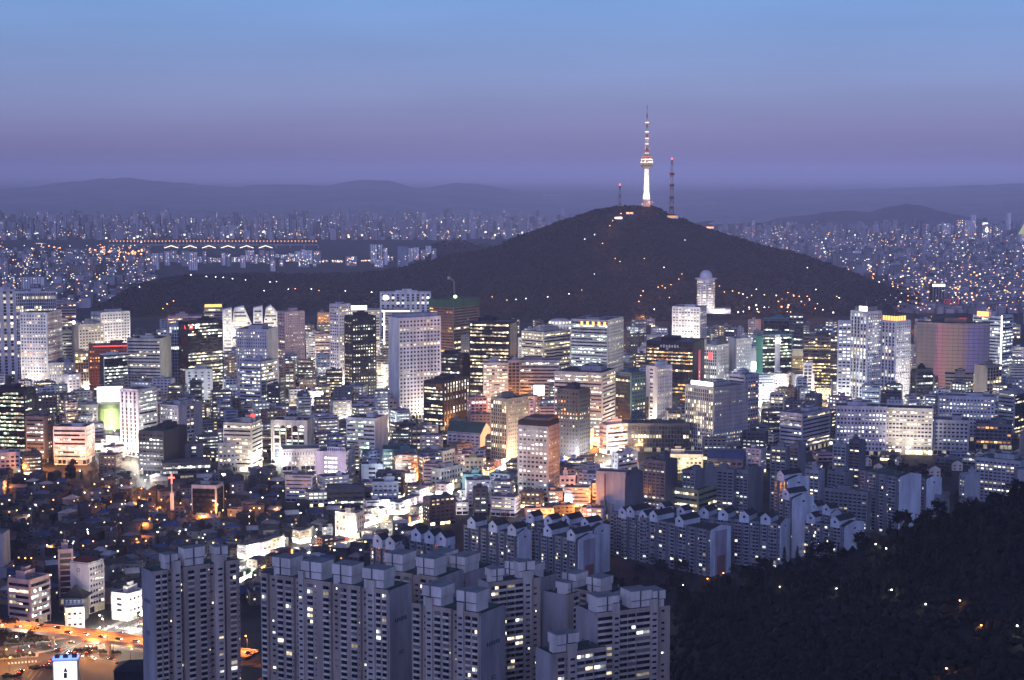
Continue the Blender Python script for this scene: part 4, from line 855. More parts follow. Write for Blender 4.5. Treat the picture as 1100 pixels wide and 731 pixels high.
    if name == 'apartment_block' and lit > 0 and not caps:
        near = [q for q in win if q[4] > 1.9]; rng.shuffle(near)
        for k, uc, n, z, ww, hh, stt in near[:40]:
            ab = MB(); ab.fr = F1; ab.box(uc - ww * .48, uc - ww * .48 + .95, .86, 1.25, z - .75, z - .1, 'frame_white'); ab.build('air_conditioner', root)
        for _ in range(5):
            vx, vy = rng.uniform(-.4, .4) * w, rng.uniform(-.3, .35) * dp; vb = MB(); vb.lathe([(.35, H + .5), (.35, H + 1.6), (.6, H + 1.7), (.1, H + 2.2)], 'steel', 8, vx, vy); vb.build('roof_vent', root)
    win.sort(key=lambda q: -q[0]); ang = math.atan2(F1[3], F1[2])
    flip = F1[2] * F1[5] - F1[3] * F1[4]
    rest = MB(); rest.fr = F1
    for i, (k, uc, n, z, ww, hh, stt) in enumerate(win):
        if i < maxw:
            me = win_mesh(ww, hh, stt); o = put('window', me, root)
            o.matrix_local = Matrix(((F1[2], F1[4], 0, F1[0] + uc * F1[2] + n * F1[4]), (F1[3], F1[5], 0, F1[1] + uc * F1[3] + n * F1[5]), (0, 0, 1, z), (0, 0, 0, 1)))
        else:
            t = {'d': 'glass_a', 'e': 'glass_b', 'l': 'lit_w2', 'm': 'lit_w1', 'n': 'lit_c1', 'o': 'lit_w0', 'k': 'glass_b', 'q': 'curtain'}[stt]; rest.quad(uc - ww / 2, uc + ww / 2, z, z + hh, n + .04, t)
    if rest.f: stuff(rest.build('lower_window_glazing', root))
    FOOT.append((cen.x, cen.y, w, dp, rz)); OCC.append((x0, x1, yt, 731, Y, None))
    root['_h'] = H; return root

FG = 'apartment towers of the near estate'
apt(153, 165, 258, 616, 800, 66, 'near apartment tower standing alone beside the orange flyover', [(15, '2'), (6, 'g'), (7, 'c'), (4, 'g'), (28, '2'), (7, 'g'), (8, 'c'), (3, 'g'), (15, 'w')], [(.21, .17, 9), (.48, .28, 11), (.80, .17, 9.5)], 'R', lit=.06, group=FG, hmin=70, emblem='#102')
apt(275, 417, 442, 636, 765, 33, 'longest near apartment slab, four roof boxes in a row, next right of the lone tower', [(8, 'w'), (9, 'g'), (21, '2'), (6, 'g'), (6, 'c'), (14, 'w'), (6, 'b'), (10, 'w'), (8, 'g'), (25, '2'), (7, 'g'), (9, 'c'), (14, '2')], [(.16, .17, 10.5), (.40, .19, 10.5), (.64, .18, 11), (.88, .19, 11)], 'L', lit=.06, group=FG, hmin=70, emblem='#103')
apt(441, 515, 543, 661, 735, 33, 'near apartment slab with a broad bluish gable faintly lettered, mid-estate', [(10, 'w'), (6, 'g'), (7, 'c'), (20, '2'), (7, 'g'), (7, 'c'), (16, '2')], [(.28, .34, 11), (.80, .34, 11)], 'L', lit=.07, group=FG, hmin=70, emblem='#K2')
apt(514, 527, 583, 628, 800, 62, 'near apartment slab with bright horizontal balcony bands behind the bluish gable', [(17, 'v'), (18, 'v'), (9, 'c'), (12, 'g')], [(.15, .3, 8), (.72, .36, 10)], 'R', lit=.12, group=FG, hmin=70)
apt(583, 609, 622, 641, 815, 40, 'dim near apartment block with a blank shaded gable between the two banded slabs', [(5, 'b'), (8, 'w')], [(.5, .8, 7)], 'R', lit=.05, group=FG, hmin=70)
apt(619, 641, 723, 661, 762, 62, 'rightmost near apartment tower, wide white balcony bands and two tall stair shafts', [(17, 'v'), (7, 'c'), (18, 'v'), (16, 'v'), (8, 'c'), (16, 'g')], [(.16, .34, 9), (.60, .32, 10), (.84, .2, 9)], 'R', lit=.10, group=FG, hmin=70)
apt(576, 595, 652, 705, 722, 60, 'low near apartment tower in front of the rightmost tower', [(14, 'w'), (9, 'c'), (18, 'v'), (14, 'v')], [(.28, .5, 10)], 'R', lit=.16, group=FG, hmin=60)
apt(405, 470, 498, 622, 842, 33, 'back slab of the near estate, roof boxes rising behind the longest slab', [(10, 'w'), (6, 'g'), (20, '2'), (7, 'g'), (20, '2')], [(.25, .36, 11), (.78, .36, 11)], 'L', lit=.08, group=FG, hmin=70)
apt(452, 500, 532, 617, 880, 35, 'farthest slab of the near estate, its roof boxes stepping towards the banded slab', [(10, 'w'), (8, 'g'), (20, '2'), (7, 'g')], [(.3, .4, 10), (.8, .4, 10)], 'L', lit=.08, group=FG, hmin=70)

apt(536, 574, 598, 624, 872, 36, 'back slab of the near estate seen between the two banded slabs, two roof boxes', [(10, 'w'), (8, 'g'), (20, '2'), (7, 'g')], [(.3, .4, 9), (.8, .36, 9)], 'L', lit=.08, group=FG, hmin=70)
apt(598, 650, 676, 640, 838, 36, 'back slab of the near estate just behind the rightmost banded tower', [(10, 'w'), (8, 'g'), (20, '2'), (7, 'g'), (14, 'w')], [(.22, .34, 9), (.74, .36, 9)], 'L', lit=.08, group=FG, hmin=70)

# older estate with pitched stair heads in the valley
OG = 'gabled apartment slabs of the valley estate'
def old(x0, xs, x1, yt, yb, label, caps, lit=.045, emblem='window', a=40, n=4, gcap=3.5, fh=2.75, Y=None):
    secs = []
    for k in range(n): secs += [(4, 'w'), (2.4, 'g'), (5.5, '2'), (2.2, 'g')]
    return apt(x0, xs, x1, yt, Y or GY(yb), a, label, secs, [], 'L', fh=fh, lit=lit, group=OG, gable='gable_white', body='old_wall', par='old_parapet', gcap=gcap, emblem=emblem, caps=caps, penth=8.0, hmin=36)
old(497, 556, 571, 575, 622, 'valley slab with pitched stair heads and a plain pale gable, leftmost of its row', [.15, .55, .9], n=3)
old(574, 621, 644, 581, 628, 'valley slab ending in a tall striped gable nearest the near estate', [.30, .85], .05, 'stripe', n=3)
old(592, 638, 655, 569, 618, 'valley slab half hidden behind the striped-gable slab', [.35, .80], .05, 'window', n=3)
old(652, 763, 785, 571, 620, 'long valley slab with three pitched stair heads and a purple-striped gable', [.20, .44, .70], .05, 'stripe', n=5)
old(742, 838, 848, 564, 612, 'long valley slab with four pitched stair heads behind the purple-striped gable', [.14, .36, .60, .84], .05, n=5, a=20)
old(842, 907, 928, 567, 605, 'valley slab at the hillside with a blue-marked gable', [.12, .45, .85], .07, 'window', n=3, a=32)
old(838, 851, 874, 537, 600, 'narrow valley block with two stacked white gables above the hillside slab', [.5], .03, 'window', n=1, a=45)
old(832, 846, 869, 517, 580, 'upper narrow valley block behind the stacked white gables', [.5], .05, 'window', n=1, a=45)
old(924, 966, 989, 514, 580, 'tall slab with the largest smooth white gable on the wooded slope', [], .06, None, n=2, a=42)
old(985, 995, 1011, 516, 560, 'small white gabled block right of the largest white gable', [], .05, 'window', n=1, a=50)
old(556, 600, 612, 566, 612, 'valley slab with two heads tucked behind the striped-gable slab, nearest the orange street', [.3, .75], .05, 'window', n=3)
old(655, 700, 712, 561, 606, 'second-row valley slab showing two heads above the purple-striped slab', [.3, .8], .05, 'window', n=3)
old(700, 742, 752, 556, 602, 'second-row valley slab showing heads right below the olive balcony building', [.25, .75], .05, 'window', n=3)
old(868, 893, 903, 553, 600, 'second-row valley slab above the hillside slab and its blue-marked gable', [.25, .8], .05, 'window', n=2)
old(440, 476, 488, 585, 640, 'valley block with three pitched roof heads just behind the near estate', [.2, .6, .95], .05, 'window', n=2, Y=1085)
old(398, 425, 434, 590, 640, 'valley block whose pitched heads peep between the near roof boxes', [.3, .8], .05, 'window', n=2, Y=1085)

# mid-rise apartment slabs between the valley estate and downtown
def mid(x0, xs, x1, yt, yb, label, wall='apt', lit=.06, a=30, gable=None):
    t = slab(x0, xs, x1, yt, yb, label, wall, ap(lit, 'wc', fh=2.9, cw=4.0), B0, dict(a=a, g0=2.0), 'apartment_block', 'apartment block', 'dark mid-rise apartment slabs')[0]; return t
mid(691, 715, 728, 497, 562, 'dark apartment slab with a shaded gable left of the olive balcony building', 'aptd')
mid(733, 747, 757, 507, 560, 'short apartment slab whose stairwell glows red behind the olive building', 'apt', .10)
mid(749, 754, 772, 506, 556, 'blue-grey blank-gabled apartment block behind the olive building', 'apt', .04, 55)
mid(770, 788, 792, 506, 556, 'grey apartment slab with blue water tank behind the olive building', 'apt', .05, 20)
mid(790, 804, 820, 507, 556, 'apartment slab with faintly red-lit stairs and a smooth shaded gable', 'apt', .06)
mid(828, 845, 849, 482, 556, 'tall narrow apartment tower over the valley roofs, lit by one bright stair window', 'apt', .06, 20)
mid(848, 858, 866, 480, 540, 'slim blue-grey apartment block right of the tall narrow apartment tower', 'apt', .05)
mid(895, 909, 912, 479, 535, 'white-framed apartment tower with big dark windows below the lilac office', 'aptw', .03, 20)
mid(865, 880, 886, 507, 556, 'apartment block with pale frames behind the stacked white gables', 'aptw', .05, 25)
mid(889, 908, 916, 509, 552, 'apartment slab with a smooth blue side wall below the white-framed tower', 'apt', .05)
mid(886, 932, 936, 530, 580, 'dim slab with lit upper flats just above the hillside slab', 'apt', .10, 20)
mid(912, 924, 930, 475, 540, 'very dark apartment tower between the white-framed tower and the largest white gable', 'aptd', .02)
mid(1031, 1037, 1052, 511, 560, 'lilac gabled block at the edge of the wooded slope', 'aptw', .03, 55)
mid(1049, 1096, 1110, 497, 545, 'long flat-roofed block with pale frames at the right edge, above the wooded slope', 'aptw', .10, 20)
mid(988, 1010, 1020, 533, 560, 'low balcony block below the small white gabled block', 'apt', .08)
mid(665, 672, 694, 512, 560, 'shaded side block joined to the big blank white wall', 'aptd', .0, 60)
slab(640, 672, 676, 509, 560, 'big blank white wall with a rust-coloured pipe running down it', 'aptw', B0, B0, dict(a=12, roof='none'), 'apartment_block', 'apartment block')
q = bpy.data.objects['apartment_block'] if False else [o for o in bpy.data.objects if o.get('label', '').startswith('big blank white')][0]
pb = MB(); pb.fr = frames(q['_w'], q['_d'])[0][0]; pb.box(q['_w'] * .29, q['_w'] * .33, .1, .5, 8, q['_h'] - 1, 'wall_brick'); pb.build('pipe', q); pb = MB(); pb.fr = frames(q['_w'], q['_d'])[0][0]; pb.box(q['_w'] * .18, q['_w'] * .36, .1, 4, 0, q['_h'] * .42, 'wall_tan'); pb.box(q['_w'] * .45, q['_w'] * .6, .1, 4, 0, q['_h'] * .36, 'wall_tan'); pb.build('annex', q)
slab(714, 750, 776, 528, 562, 'olive-green building with long open balconies and a dark flat roof', 'olive', r(.03, 'w', sill=2.2, fh=5), r(.03, 'w', sill=2.0, fh=5), dict(a=30), 'office_building', 'office building')
# ------------------------------------------------------------------ the low city between the landmarks
LAND = [(118, 440, 'glowing green pavilion'), (20, 450, 'black greenish-lit office'), (80, 480, 'white eight-storey office'), (148, 455, 'dark-capped white office'), (175, 490, 'dark office with white lit windows'), (185, 520, 'red cross'), (260, 480, 'yellow-based cream office'), (312, 475, 'arched hall'), (357, 505, 'lilac lettered office'), (395, 475, 'green-striped office'), (430, 497, 'teal-lit low building'), (222, 540, 'dark-glass pier building'), (372, 565, 'cream corner shop building'), (447, 395, 'big white punched tower'), (387, 385, 'black peppered tower'), (216, 390, 'black signed tower'), (160, 400, 'striped cream office'), (45, 380, 'cream grid tower'), (530, 395, 'wide black office'), (548, 465, 'ribbed apartment tower'), (578, 500, 'white square-window tower'), (616, 460, 'orange-washed dark tower'), (660, 470, 'orange-lit podium'), (630, 430, 'broad striped office'), (708, 430, 'white panel tower'), (726, 410, 'red banner building'), (770, 455, 'vertical-finned office'), (832, 395, 'green-lit tower'), (878, 395, 'warm striped office'), (930, 390, 'white-crowned twin'), (962, 395, 'orange-crowned twin'), (1022, 390, 'colour-lit hotel'), (976, 465, 'cream hotel block'), (925, 465, 'grey office of brilliant windows'), (865, 467, 'lilac slotted office'), (735, 345, 'brightly lit white tower'), (759, 310, 'domed tower'), (745, 545, 'olive balcony building'), (656, 535, 'big blank white wall'), (490, 470, 'teal-roofed hall'), (1070, 465, 'red-lit apartment slab'), (976, 540, 'largest white gable'), (30, 650, 'pinkish flyover office'), (93, 630, 'emblem building'), (205, 660, 'lone near apartment tower'), (312, 375, 'brown-pink hotel tower'), (275, 410, 'lilac slot-window tower'), (490, 355, 'scaffolded tower'), (640, 385, 'grey-green office')]
def rel(px, py, used):
    c = sorted(LAND, key=lambda l: (l[0] - px) ** 2 + ((l[1] - py) * 1.6) ** 2)[0]; dx, dy = px - c[0], (py - c[1]) * 1.6
    if abs(dx) > abs(dy): w = 'right of' if dx > 0 else 'left of'
    else: w = 'below' if dy > 0 else 'behind'
    return w, c[2]
LABELS = {}
ORD = ['', 'second ', 'third ', 'fourth ', 'fifth ', 'sixth ', 'seventh ', 'eighth ', 'ninth ', 'tenth ', 'eleventh ', 'twelfth ']
def give_labels(objs):
    """objs: (object, description, px, py): one label each, told apart by what stands nearest and by the order going away from it"""
    by = {}
    for o, d, px, py in objs:
        w, l = rel(px, py, None); by.setdefault((d, w, l), []).append((o, px, py))
    for (d, w, l), L in by.items():
        ld = next(q for q in LAND if q[2] == l); L.sort(key=lambda q: (q[1] - ld[0]) ** 2 + ((q[2] - ld[1]) * 1.6) ** 2)
        for i, (o, px, py) in enumerate(L):
            o['label'] = d + (', ' if i == 0 else ', %snearest ' % ORD[i] if i < 12 else ', one of many ') + w + ' the ' + l

# visibility: what stands in front hides what is behind
BUF = np.full((731, 1100), 1e9)
def stamp(x0, x1, yt, yb, Y):
    X0, X1, T, Bm = max(0, int(x0)), min(1100, int(x1) + 1), max(0, int(yt)), min(731, int(yb) + 1)
    if X1 > X0 and Bm > T: v = BUF[T:Bm, X0:X1]; np.minimum(v, Y, out=v)
for o in OCC: stamp(o[0] + 1, o[1] - 1, o[2] + 2, o[3], o[4])
for x in range(716, 1100): BUF[int(tab(SIL, x)):, x] = np.minimum(BUF[int(tab(SIL, x)):, x], 700)
def seen(x0, x1, yt, yb, Y):
    X0, X1, T, Bm = max(0, int(x0)), min(1100, int(x1) + 1), max(0, int(yt)), min(731, int(yb) + 1)
    return 0 if X1 <= X0 or Bm <= T else int((BUF[T:Bm, X0:X1] > Y).sum())

# streets in picture positions on the ground: the bright avenue and its side streets
AV = [(20, 700), (120, 682), (168, 660), (218, 632), (268, 606), (330, 588), (392, 574), (440, 556), (476, 541), (520, 522), (548, 508), (580, 500), (640, 497), (700, 500)]
AVP = [gp(*q) for q in AV]
ST2 = [[(140, 530), (175, 548), (250, 560), (300, 557)], [(548, 508), (543, 470), (545, 440)], [(590, 570), (640, 552), (650, 540)], [(650, 500), (690, 470), (735, 440), (800, 446), (850, 436), (900, 434)], [(110, 462), (150, 500), (160, 530)], [(0, 500), (60, 508), (120, 500)], [(330, 425), (400, 412), (470, 462)]]
STP = [[gp(*q) for q in s] for s in ST2]
def seg_d(p, a, b):
    ab = (b - a).xy; t = max(0, min(1, (p - a.xy).dot(ab) / max(1e-6, ab.length_squared))); return (p - (a.xy + ab * t)).length
def near_road(x, y, m=13, m2=8):
    p = Vector((x, y)); return any(seg_d(p, AVP[i], AVP[i + 1]) < m for i in range(len(AVP) - 1)) or any(seg_d(p, s[i], s[i + 1]) < m2 for s in STP for i in range(len(s) - 1))
def taken(x, y, r):
    for cx, cy_, w, d, rz in FOOT:
        dx, dy = x - cx, y - cy_; c, s = math.cos(-rz), math.sin(-rz); u, v = abs(dx * c - dy * s), abs(dx * s + dy * c)
        if u < w / 2 + r and v < d / 2 + r: return True
    return False
PARK = [(430, 480, 440, 476), (66, 112, 497, 522), (268, 345, 420, 436), (490, 545, 560, 580), (1015, 1100, 505, 560), (945, 1100, 500, 560)]
def in_park(px, py): return any(a < px < b and c < py < d for a, b, c, d in PARK)

def low_building(i, x, y, w, d, h, rz, wall, kind, nst, lit, tone, rng):
    root = thing('low_building', None, 'low building', (x, y, G(y) - .5), rz, 'small flat-roofed buildings between the towers')
    core = MB(); core.box(-w / 2, w / 2, -d / 2, d / 2, 0, h, 'wall_' + wall, 'roof_grey'); rows = {}; fr = frames(w, d)
    for f, wd in fr: facade(core, rows, f, wd, 3.6, h - .8, (kind, lit, tone, dict(fh=3.4)), 'wall_' + wall, rng)
    core.build('wall', root)
    for k in rows: rows[k].build('glazing_band', root)
    sf = MB(); sh = rng.random() < .45
    for f, wd in fr[:2]:
        sf.fr = f; n = max(1, int(wd / 4)); cw = wd / n
        for c in range(n): sf.quad(c * cw + .3, (c + 1) * cw - .3, .8, 3.2, .06, ('shop_' + rng.choice(tone + 'wy') if sh and rng.random() < .6 else 'glass_c'))
    sf.build('shopfront_glazing', root)
    b = MB(); rx, ry = rng.uniform(-.25, .25) * w, rng.uniform(-.2, .2) * d; b.box(rx - 2.2, rx + 2.2, ry - 2, ry + 2, h, h + 2.6, 'wall_' + wall, rng.choice(('roof_green', 'roof_dark'))); b.build('stair_head', root)
    if rng.random() < .5: b = MB(); tx = -rx; b.lathe([(1.1, h), (1.1, h + 1.8), (.4, h + 2.1)], rng.choice(('wall_blue', 'wall_olive', 'steel')), 8, tx, -ry * .8); b.build('water_tank', root)
    return root
WN = dict(black='black', white='white', cream='cream', lilac='lilac', grey='grey', mid='mid-grey', dark='dark', brown='brown', pink='pinkish', tan='tan', blue='blue-grey', brick='brick-red', teal='teal')
NUM = ['', '', 'two', 'three', 'four', 'five', 'six', 'seven', 'eight', 'nine', 'ten', 'eleven']
rng = random.Random(42); cand = []
Y = 1420.0
while Y < 3420:
    hw = Y * 560 / F; x = -hw
    while x < hw:
        w, d = rng.uniform(12, 24), rng.uniform(11, 18); step = w + rng.uniform(2, 9); xx = x + w / 2; yy = Y + rng.uniform(-6, 6); x += step
        px, py, _ = proj((xx, yy, G(yy))); 
        if px < 385 and py > 512 and not (px > 320 and py < 545): continue
        if py > 566 or (px > 650 and py > 512) or in_park(px, py): continue
        if px > 640 and py > 470 and rng.random() < .5: continue
        if near_road(xx, yy, 16, 9) or taken(xx, yy, 8): continue
        dens = 1.0 if py > 400 else .8
        if rng.random() > dens: continue
        h = rng.choice((7, 10, 10.4, 13.8, 13.8, 17.2, 20.6, 24) if py > 470 else (10, 13.8, 17.2, 20.6, 24, 28, 34, 38)) + rng.uniform(0, 1.5)
        if py < 400: h += rng.uniform(0, 14)
        h = min(h, max(5, P(px, 348 + rng.uniform(-6, 10), yy).z - G(yy)))
        if px > 840 and py > 470: h = min(h, 8)
        cand.append((xx, yy, w, d, h, rng.uniform(-.5, .5) - math.atan2(xx, yy)))
    Y += rng.uniform(24, 31)
cand.sort(key=lambda c: c[1]); keep = []
for c in cand:
    xx, yy, w, d, h, rz = c; px, pb, dd = proj((xx, yy - d / 2, G(yy))); pt = proj((xx, yy, G(yy) + h))[1]; hw = (w + d * .3) / 2 * F / dd
    v = seen(px - hw, px + hw, pt, pb, yy)
    if v > 14: keep.append((v, c, px, pt, pb)); stamp(px - hw, px + hw, pt, pb, yy); FOOT.append((xx, yy, w, d, rz))
keep.sort(key=lambda q: -q[0]); objs = []
for v, c, px, pt, pb in keep[:295]:
    xx, yy, w, d, h, rz = c; wall = rng.choice(('grey', 'lilac', 'lilac', 'mid', 'mid', 'cream', 'pink', 'white', 'tan', 'dark', 'blue', 'brown')); lit = rng.choice((.2, .3, .5, .7, .85)); tone = rng.choice(('w', 'wc', 'c', 'wy', 'cg'))
    if px > 640 and pb > 470: lit *= .3
    n = max(2, int(round(h / 3.4))); o = low_building(0, xx, yy, w, d, h, rz, wall, rng.choice('grgra'), n, lit, tone, rng)
    objs.append((o, '%s %s-storey building%s' % (WN[wall], NUM[min(n, 11)], ' with bright windows' if lit > .4 else ''), px, (pt + pb) / 2))
give_labels(objs)

# the quarter of small dark houses
def house(x, y, w, d, h, rz, roof, wall, roofm, rng):
    root = thing('small_house', None, 'house', (x, y, G(y) - .3), rz, 'small dark houses of the old quarter')
    b = MB(); b.box(-w / 2, w / 2, -d / 2, d / 2, 0, h, 'wall_' + wall, roofm); b.build('wall', root); rf = MB()
    if roof == 'gabled': rf.gable(-w / 2 - .5, w / 2 + .5, -d / 2 - .6, d / 2 + .6, h + .02, h + d * .28, 'wall_' + wall, roofm)
    elif roof == 'hipped': rf.hip(-w / 2 - .6, w / 2 + .6, -d / 2 - .6, d / 2 + .6, h + .02, h + d * .26, roofm)
    else:
        rf.box(-w / 2 - .2, w / 2 + .2, -d / 2 - .2, -d / 2 + .1, h, h + .9, 'wall_' + wall); rf.box(-w / 2 - .2, w / 2 + .2, d / 2 - .1, d / 2 + .2, h, h + .9, 'wall_' + wall); rf.box(-w / 2 - .2, -w / 2 + .1, -d / 2 + .1, d / 2 - .1, h, h + .9, 'wall_' + wall); rf.box(w / 2 - .1, w / 2 + .2, -d / 2 + .1, d / 2 - .1, h, h + .9, 'wall_' + wall)
        rf.box(w * .1, w * .4, 0, d * .35, h + .02, h + 2.3, 'wall_' + wall, 'roof_dark')
    ro = rf.build('roof', root); lits = 0
    if rng.random() < .3: tk = MB(); tk.lathe([(.8, h + .2), (.8, h + 2.2), (.3, h + 2.6)], rng.choice(('wall_blue', 'wall_olive', 'wall_white')), 8, w * rng.uniform(-.3, .3), d * .1); tk.build('water_tank', ro)
    for k in range(max(1, int(h / 3))):
        for u in (-.27, .22):
            wn_ = MB(); wn_.fr = frames(w, d)[0][0]; on = rng.random() < .17; lits += on
            wn_.box(w * (.5 + u) - .85, w * (.5 + u) + .85, .01, .09, 3 * k + .95, 3 * k + 2.35, 'frame_win'); wn_.quad(w * (.5 + u) - .75, w * (.5 + u) + .75, 3 * k + 1.05, 3 * k + 2.25, .10, ('lit_%s%d' % (rng.choice('wwyoc'), rng.randint(1, 2))) if on else 'glass_a'); wn_.build('window', root)
    return root, lits
cand = []
Y = 1195.0
while Y < 1640:
    x = -Y * 560 / F
    while True:
        w = rng.uniform(8, 15); xx = x + w / 2; yy = Y + rng.uniform(-3, 3); x += w + rng.uniform(1, 5); px, py, _ = proj((xx, yy, G(yy)))
        if px > 470: break
        if px > 385 and py < 570: continue
        if px > 300 and py < 548: continue
        if py < 512 or near_road(xx, yy, 20, 5) or taken(xx, yy, 6) or in_park(px, py) or rng.random() < .08: continue
        cand.append((xx, yy, w, rng.uniform(7.5, 11), rng.choice((3.4, 4, 6.2, 6.4, 7, 9.2)), rng.choice((0, .35, -.3, 1.2)) + rng.uniform(-.15, .15)))
    Y += rng.uniform(12.5, 15.5)
cand.sort(key=lambda c: c[1]); keep = []
for c in cand:
    xx, yy, w, d, h, rz = c; px, pb, dd = proj((xx, yy - d / 2, G(yy))); pt = proj((xx, yy, G(yy) + h + 2))[1]; hw = w / 2 * F / dd; v = seen(px - hw, px + hw, pt, pb, yy)
    if v > 12: keep.append((v, c, px, pt, pb)); stamp(px - hw, px + hw, pt, pb, yy); FOOT.append((xx, yy, w, d, rz))
keep.sort(key=lambda q: -q[0]); objs = []; CN = dict(roof_tile='black-tiled', roof_dark='dark', roof_red='red', roof_green='green', roof_blue='blue', roof_grey='grey', roof_white='white')
for v, c, px, pt, pb in keep[:298]:
    roof = rng.choice(('flat', 'flat', 'gabled', 'hipped', 'hipped')); rm = rng.choice(('roof_dark', 'roof_green', 'roof_grey', 'roof_blue') if roof == 'flat' else ('roof_tile', 'roof_tile', 'roof_dark', 'roof_dark', 'roof_blue', 'roof_grey', 'roof_white')); wall = rng.choice(('mid', 'dark', 'dark', 'dark', 'mid', 'brown', 'black'))
    o, l = house(c[0], c[1], c[2], c[3], c[4], c[5], roof, wall, rm, rng)
    objs.append((o, '%s-roofed %s house with %s walls' % (CN[rm].replace('black-tiled', 'black-tile'), roof if roof != 'flat' else 'flat', WN[wall]), px, (pt + pb) / 2))
give_labels(objs)

# shop rows along the bright avenue
def shop(p, rz, w, d, h, wall, label, tone, rng):
    root = thing('shop_building', label, 'shop building', (p.x, p.y, G(p.y) - .3), rz, 'shops along the bright avenue'); core = MB(); core.box(-w / 2, w / 2, -d / 2, d / 2, 0, h, 'wall_' + wall, 'roof_grey'); rows = {}
    fr = frames(w, d)
    for f, wd in fr: facade(core, rows, f, wd, 4.4, h - .6, (rng.choice('gr'), .35, 'wc', dict(fh=3.3)), 'wall_' + wall, rng)
    core.build('wall', root)
    for k in rows: rows[k].build('glazing_band', root)
    sf = MB(); sb = MB()
    for f, wd in fr:
        sf.fr = f; sb.fr = f; n = max(1, int(wd / 3.5)); cw = wd / n
        for c in range(n): sf.quad(c * cw + .2, (c + 1) * cw - .2, .5, 3.1, .06, 'shop_' + rng.choice(tone))
        sb.box(.2, wd - .2, .36, .7, 3.3, 4.3, 'shop_' + rng.choice(tone))
    sf.build('shopfront_glazing', root); sb.build('sign_board', root)
    if rng.random() < .6: v = MB(); v.fr = fr[0][0]; v.box(w - 1.2, w - .3, .4, 1.5, 5, min(h - .5, 10), rng.choice(('sign_white', 'sign_red', 'sign_orange', 'sign_green', 'sign_pink', 'sign_blue'))); v.build('sign', root)
    FOOT.append((p.x, p.y, w, d, rz)); return root
objs = []
for i in range(2, len(AVP) - 2):
    a, b = AVP[i], AVP[i + 1]; L = (b - a).length; dr = (b - a) / L; nm = Vector((-dr.y, dr.x, 0)); s_ = 0
    while s_ < L - 8:
        w = rng.uniform(9, 16)
        for sd in (-1, 1):
            p = a + dr * (s_ + w / 2) + nm * sd * rng.uniform(15, 17)
            if taken(p.x, p.y, 5): continue
            wall = rng.choice(('white', 'grey', 'cream', 'tan', 'brick', 'lilac', 'pink')); tone = rng.choice(('w', 'wy', 'cw', 'wo', 'c')); h = rng.choice((8, 11.2, 11.4, 14.6)); px, py, _ = proj(p)
            o = shop(p, math.atan2(dr.y, dr.x), w - .6, rng.uniform(8, 11), h, wall, None, tone, rng); objs.append((o, '%s %s-storey shop with lit front' % (WN[wall], NUM[int(h / 3.4)]), px, py - 4))
        s_ += w
give_labels(objs)
# ------------------------------------------------------------------ broadcast tower and masts on the hill
M('tower_white', (.72, .70, .66)); M('tower_red', (.62, .24, .16)); M('deck_dark', (.08, .06, .07))
tb = nam_at(694, 222); S4 = proj(tb)[2] / F
def zrow(py): return P(694, py, tb.y).z - tb.z
NT = thing('broadcast_tower', 'floodlit white broadcast tower with a round deck and red-white antenna on the hill top', 'tower', (tb.x, tb.y, tb.z - 3))
b = MB(); b.lathe([(8.5, 0), (8.2, zrow(212)), (7.6, zrow(209)), (5.6, zrow(206)), (5.1, zrow(180)), (5.4, zrow(179))], 'tower_white', 16); b.build('shaft', NT)
b = MB(); b.lathe([(9.5, 0), (9.5, 9), (12, 9.2), (12, 12), (9, 12.5)], 'tower_white', 16); b.build('base', NT)
b = MB(); b.lathe([(6, zrow(180)), (13.5, zrow(177.5)), (14.6, zrow(176.5)), (14.6, zrow(174.6)), (14, zrow(174.4)), (14.3, zrow(172)), (12.8, zrow(171.5)), (12.8, zrow(169)), (11, zrow(168.5)), (11, zrow(166)), (6, zrow(165.5))], 'deck_dark', 20); dk = b.build('observation_deck', NT)
E('deck_red', (1, .30, .18), .9); E('deck_warm', (1, .80, .62), 1.6); E('antenna_lit', (1, .82, .66), .9); E('antenna_red', (1, .2, .12), .5)
for z0, z1, rr, mt in ((172.6, 174.2, 14.5, 'deck_warm'), (169.3, 171.2, 13.0, 'deck_warm'), (166.4, 168.2, 11.2, 'deck_red'), (175.0, 176.2, 14.8, 'lit_w0')):
    g_ = MB(); n = 18
    for k in range(n): a0, a1 = 2 * math.pi * k / n + .05, 2 * math.pi * (k + 1) / n - .05; g_.poly([(rr * math.cos(a0), rr * math.sin(a0), zrow(z1)), (rr * math.cos(a1), rr * math.sin(a1), zrow(z1)), (rr * math.cos(a1), rr * math.sin(a1), zrow(z0)), (rr * math.cos(a0), rr * math.sin(a0), zrow(z0))], mt)
    g_.build('deck_glazing', dk)
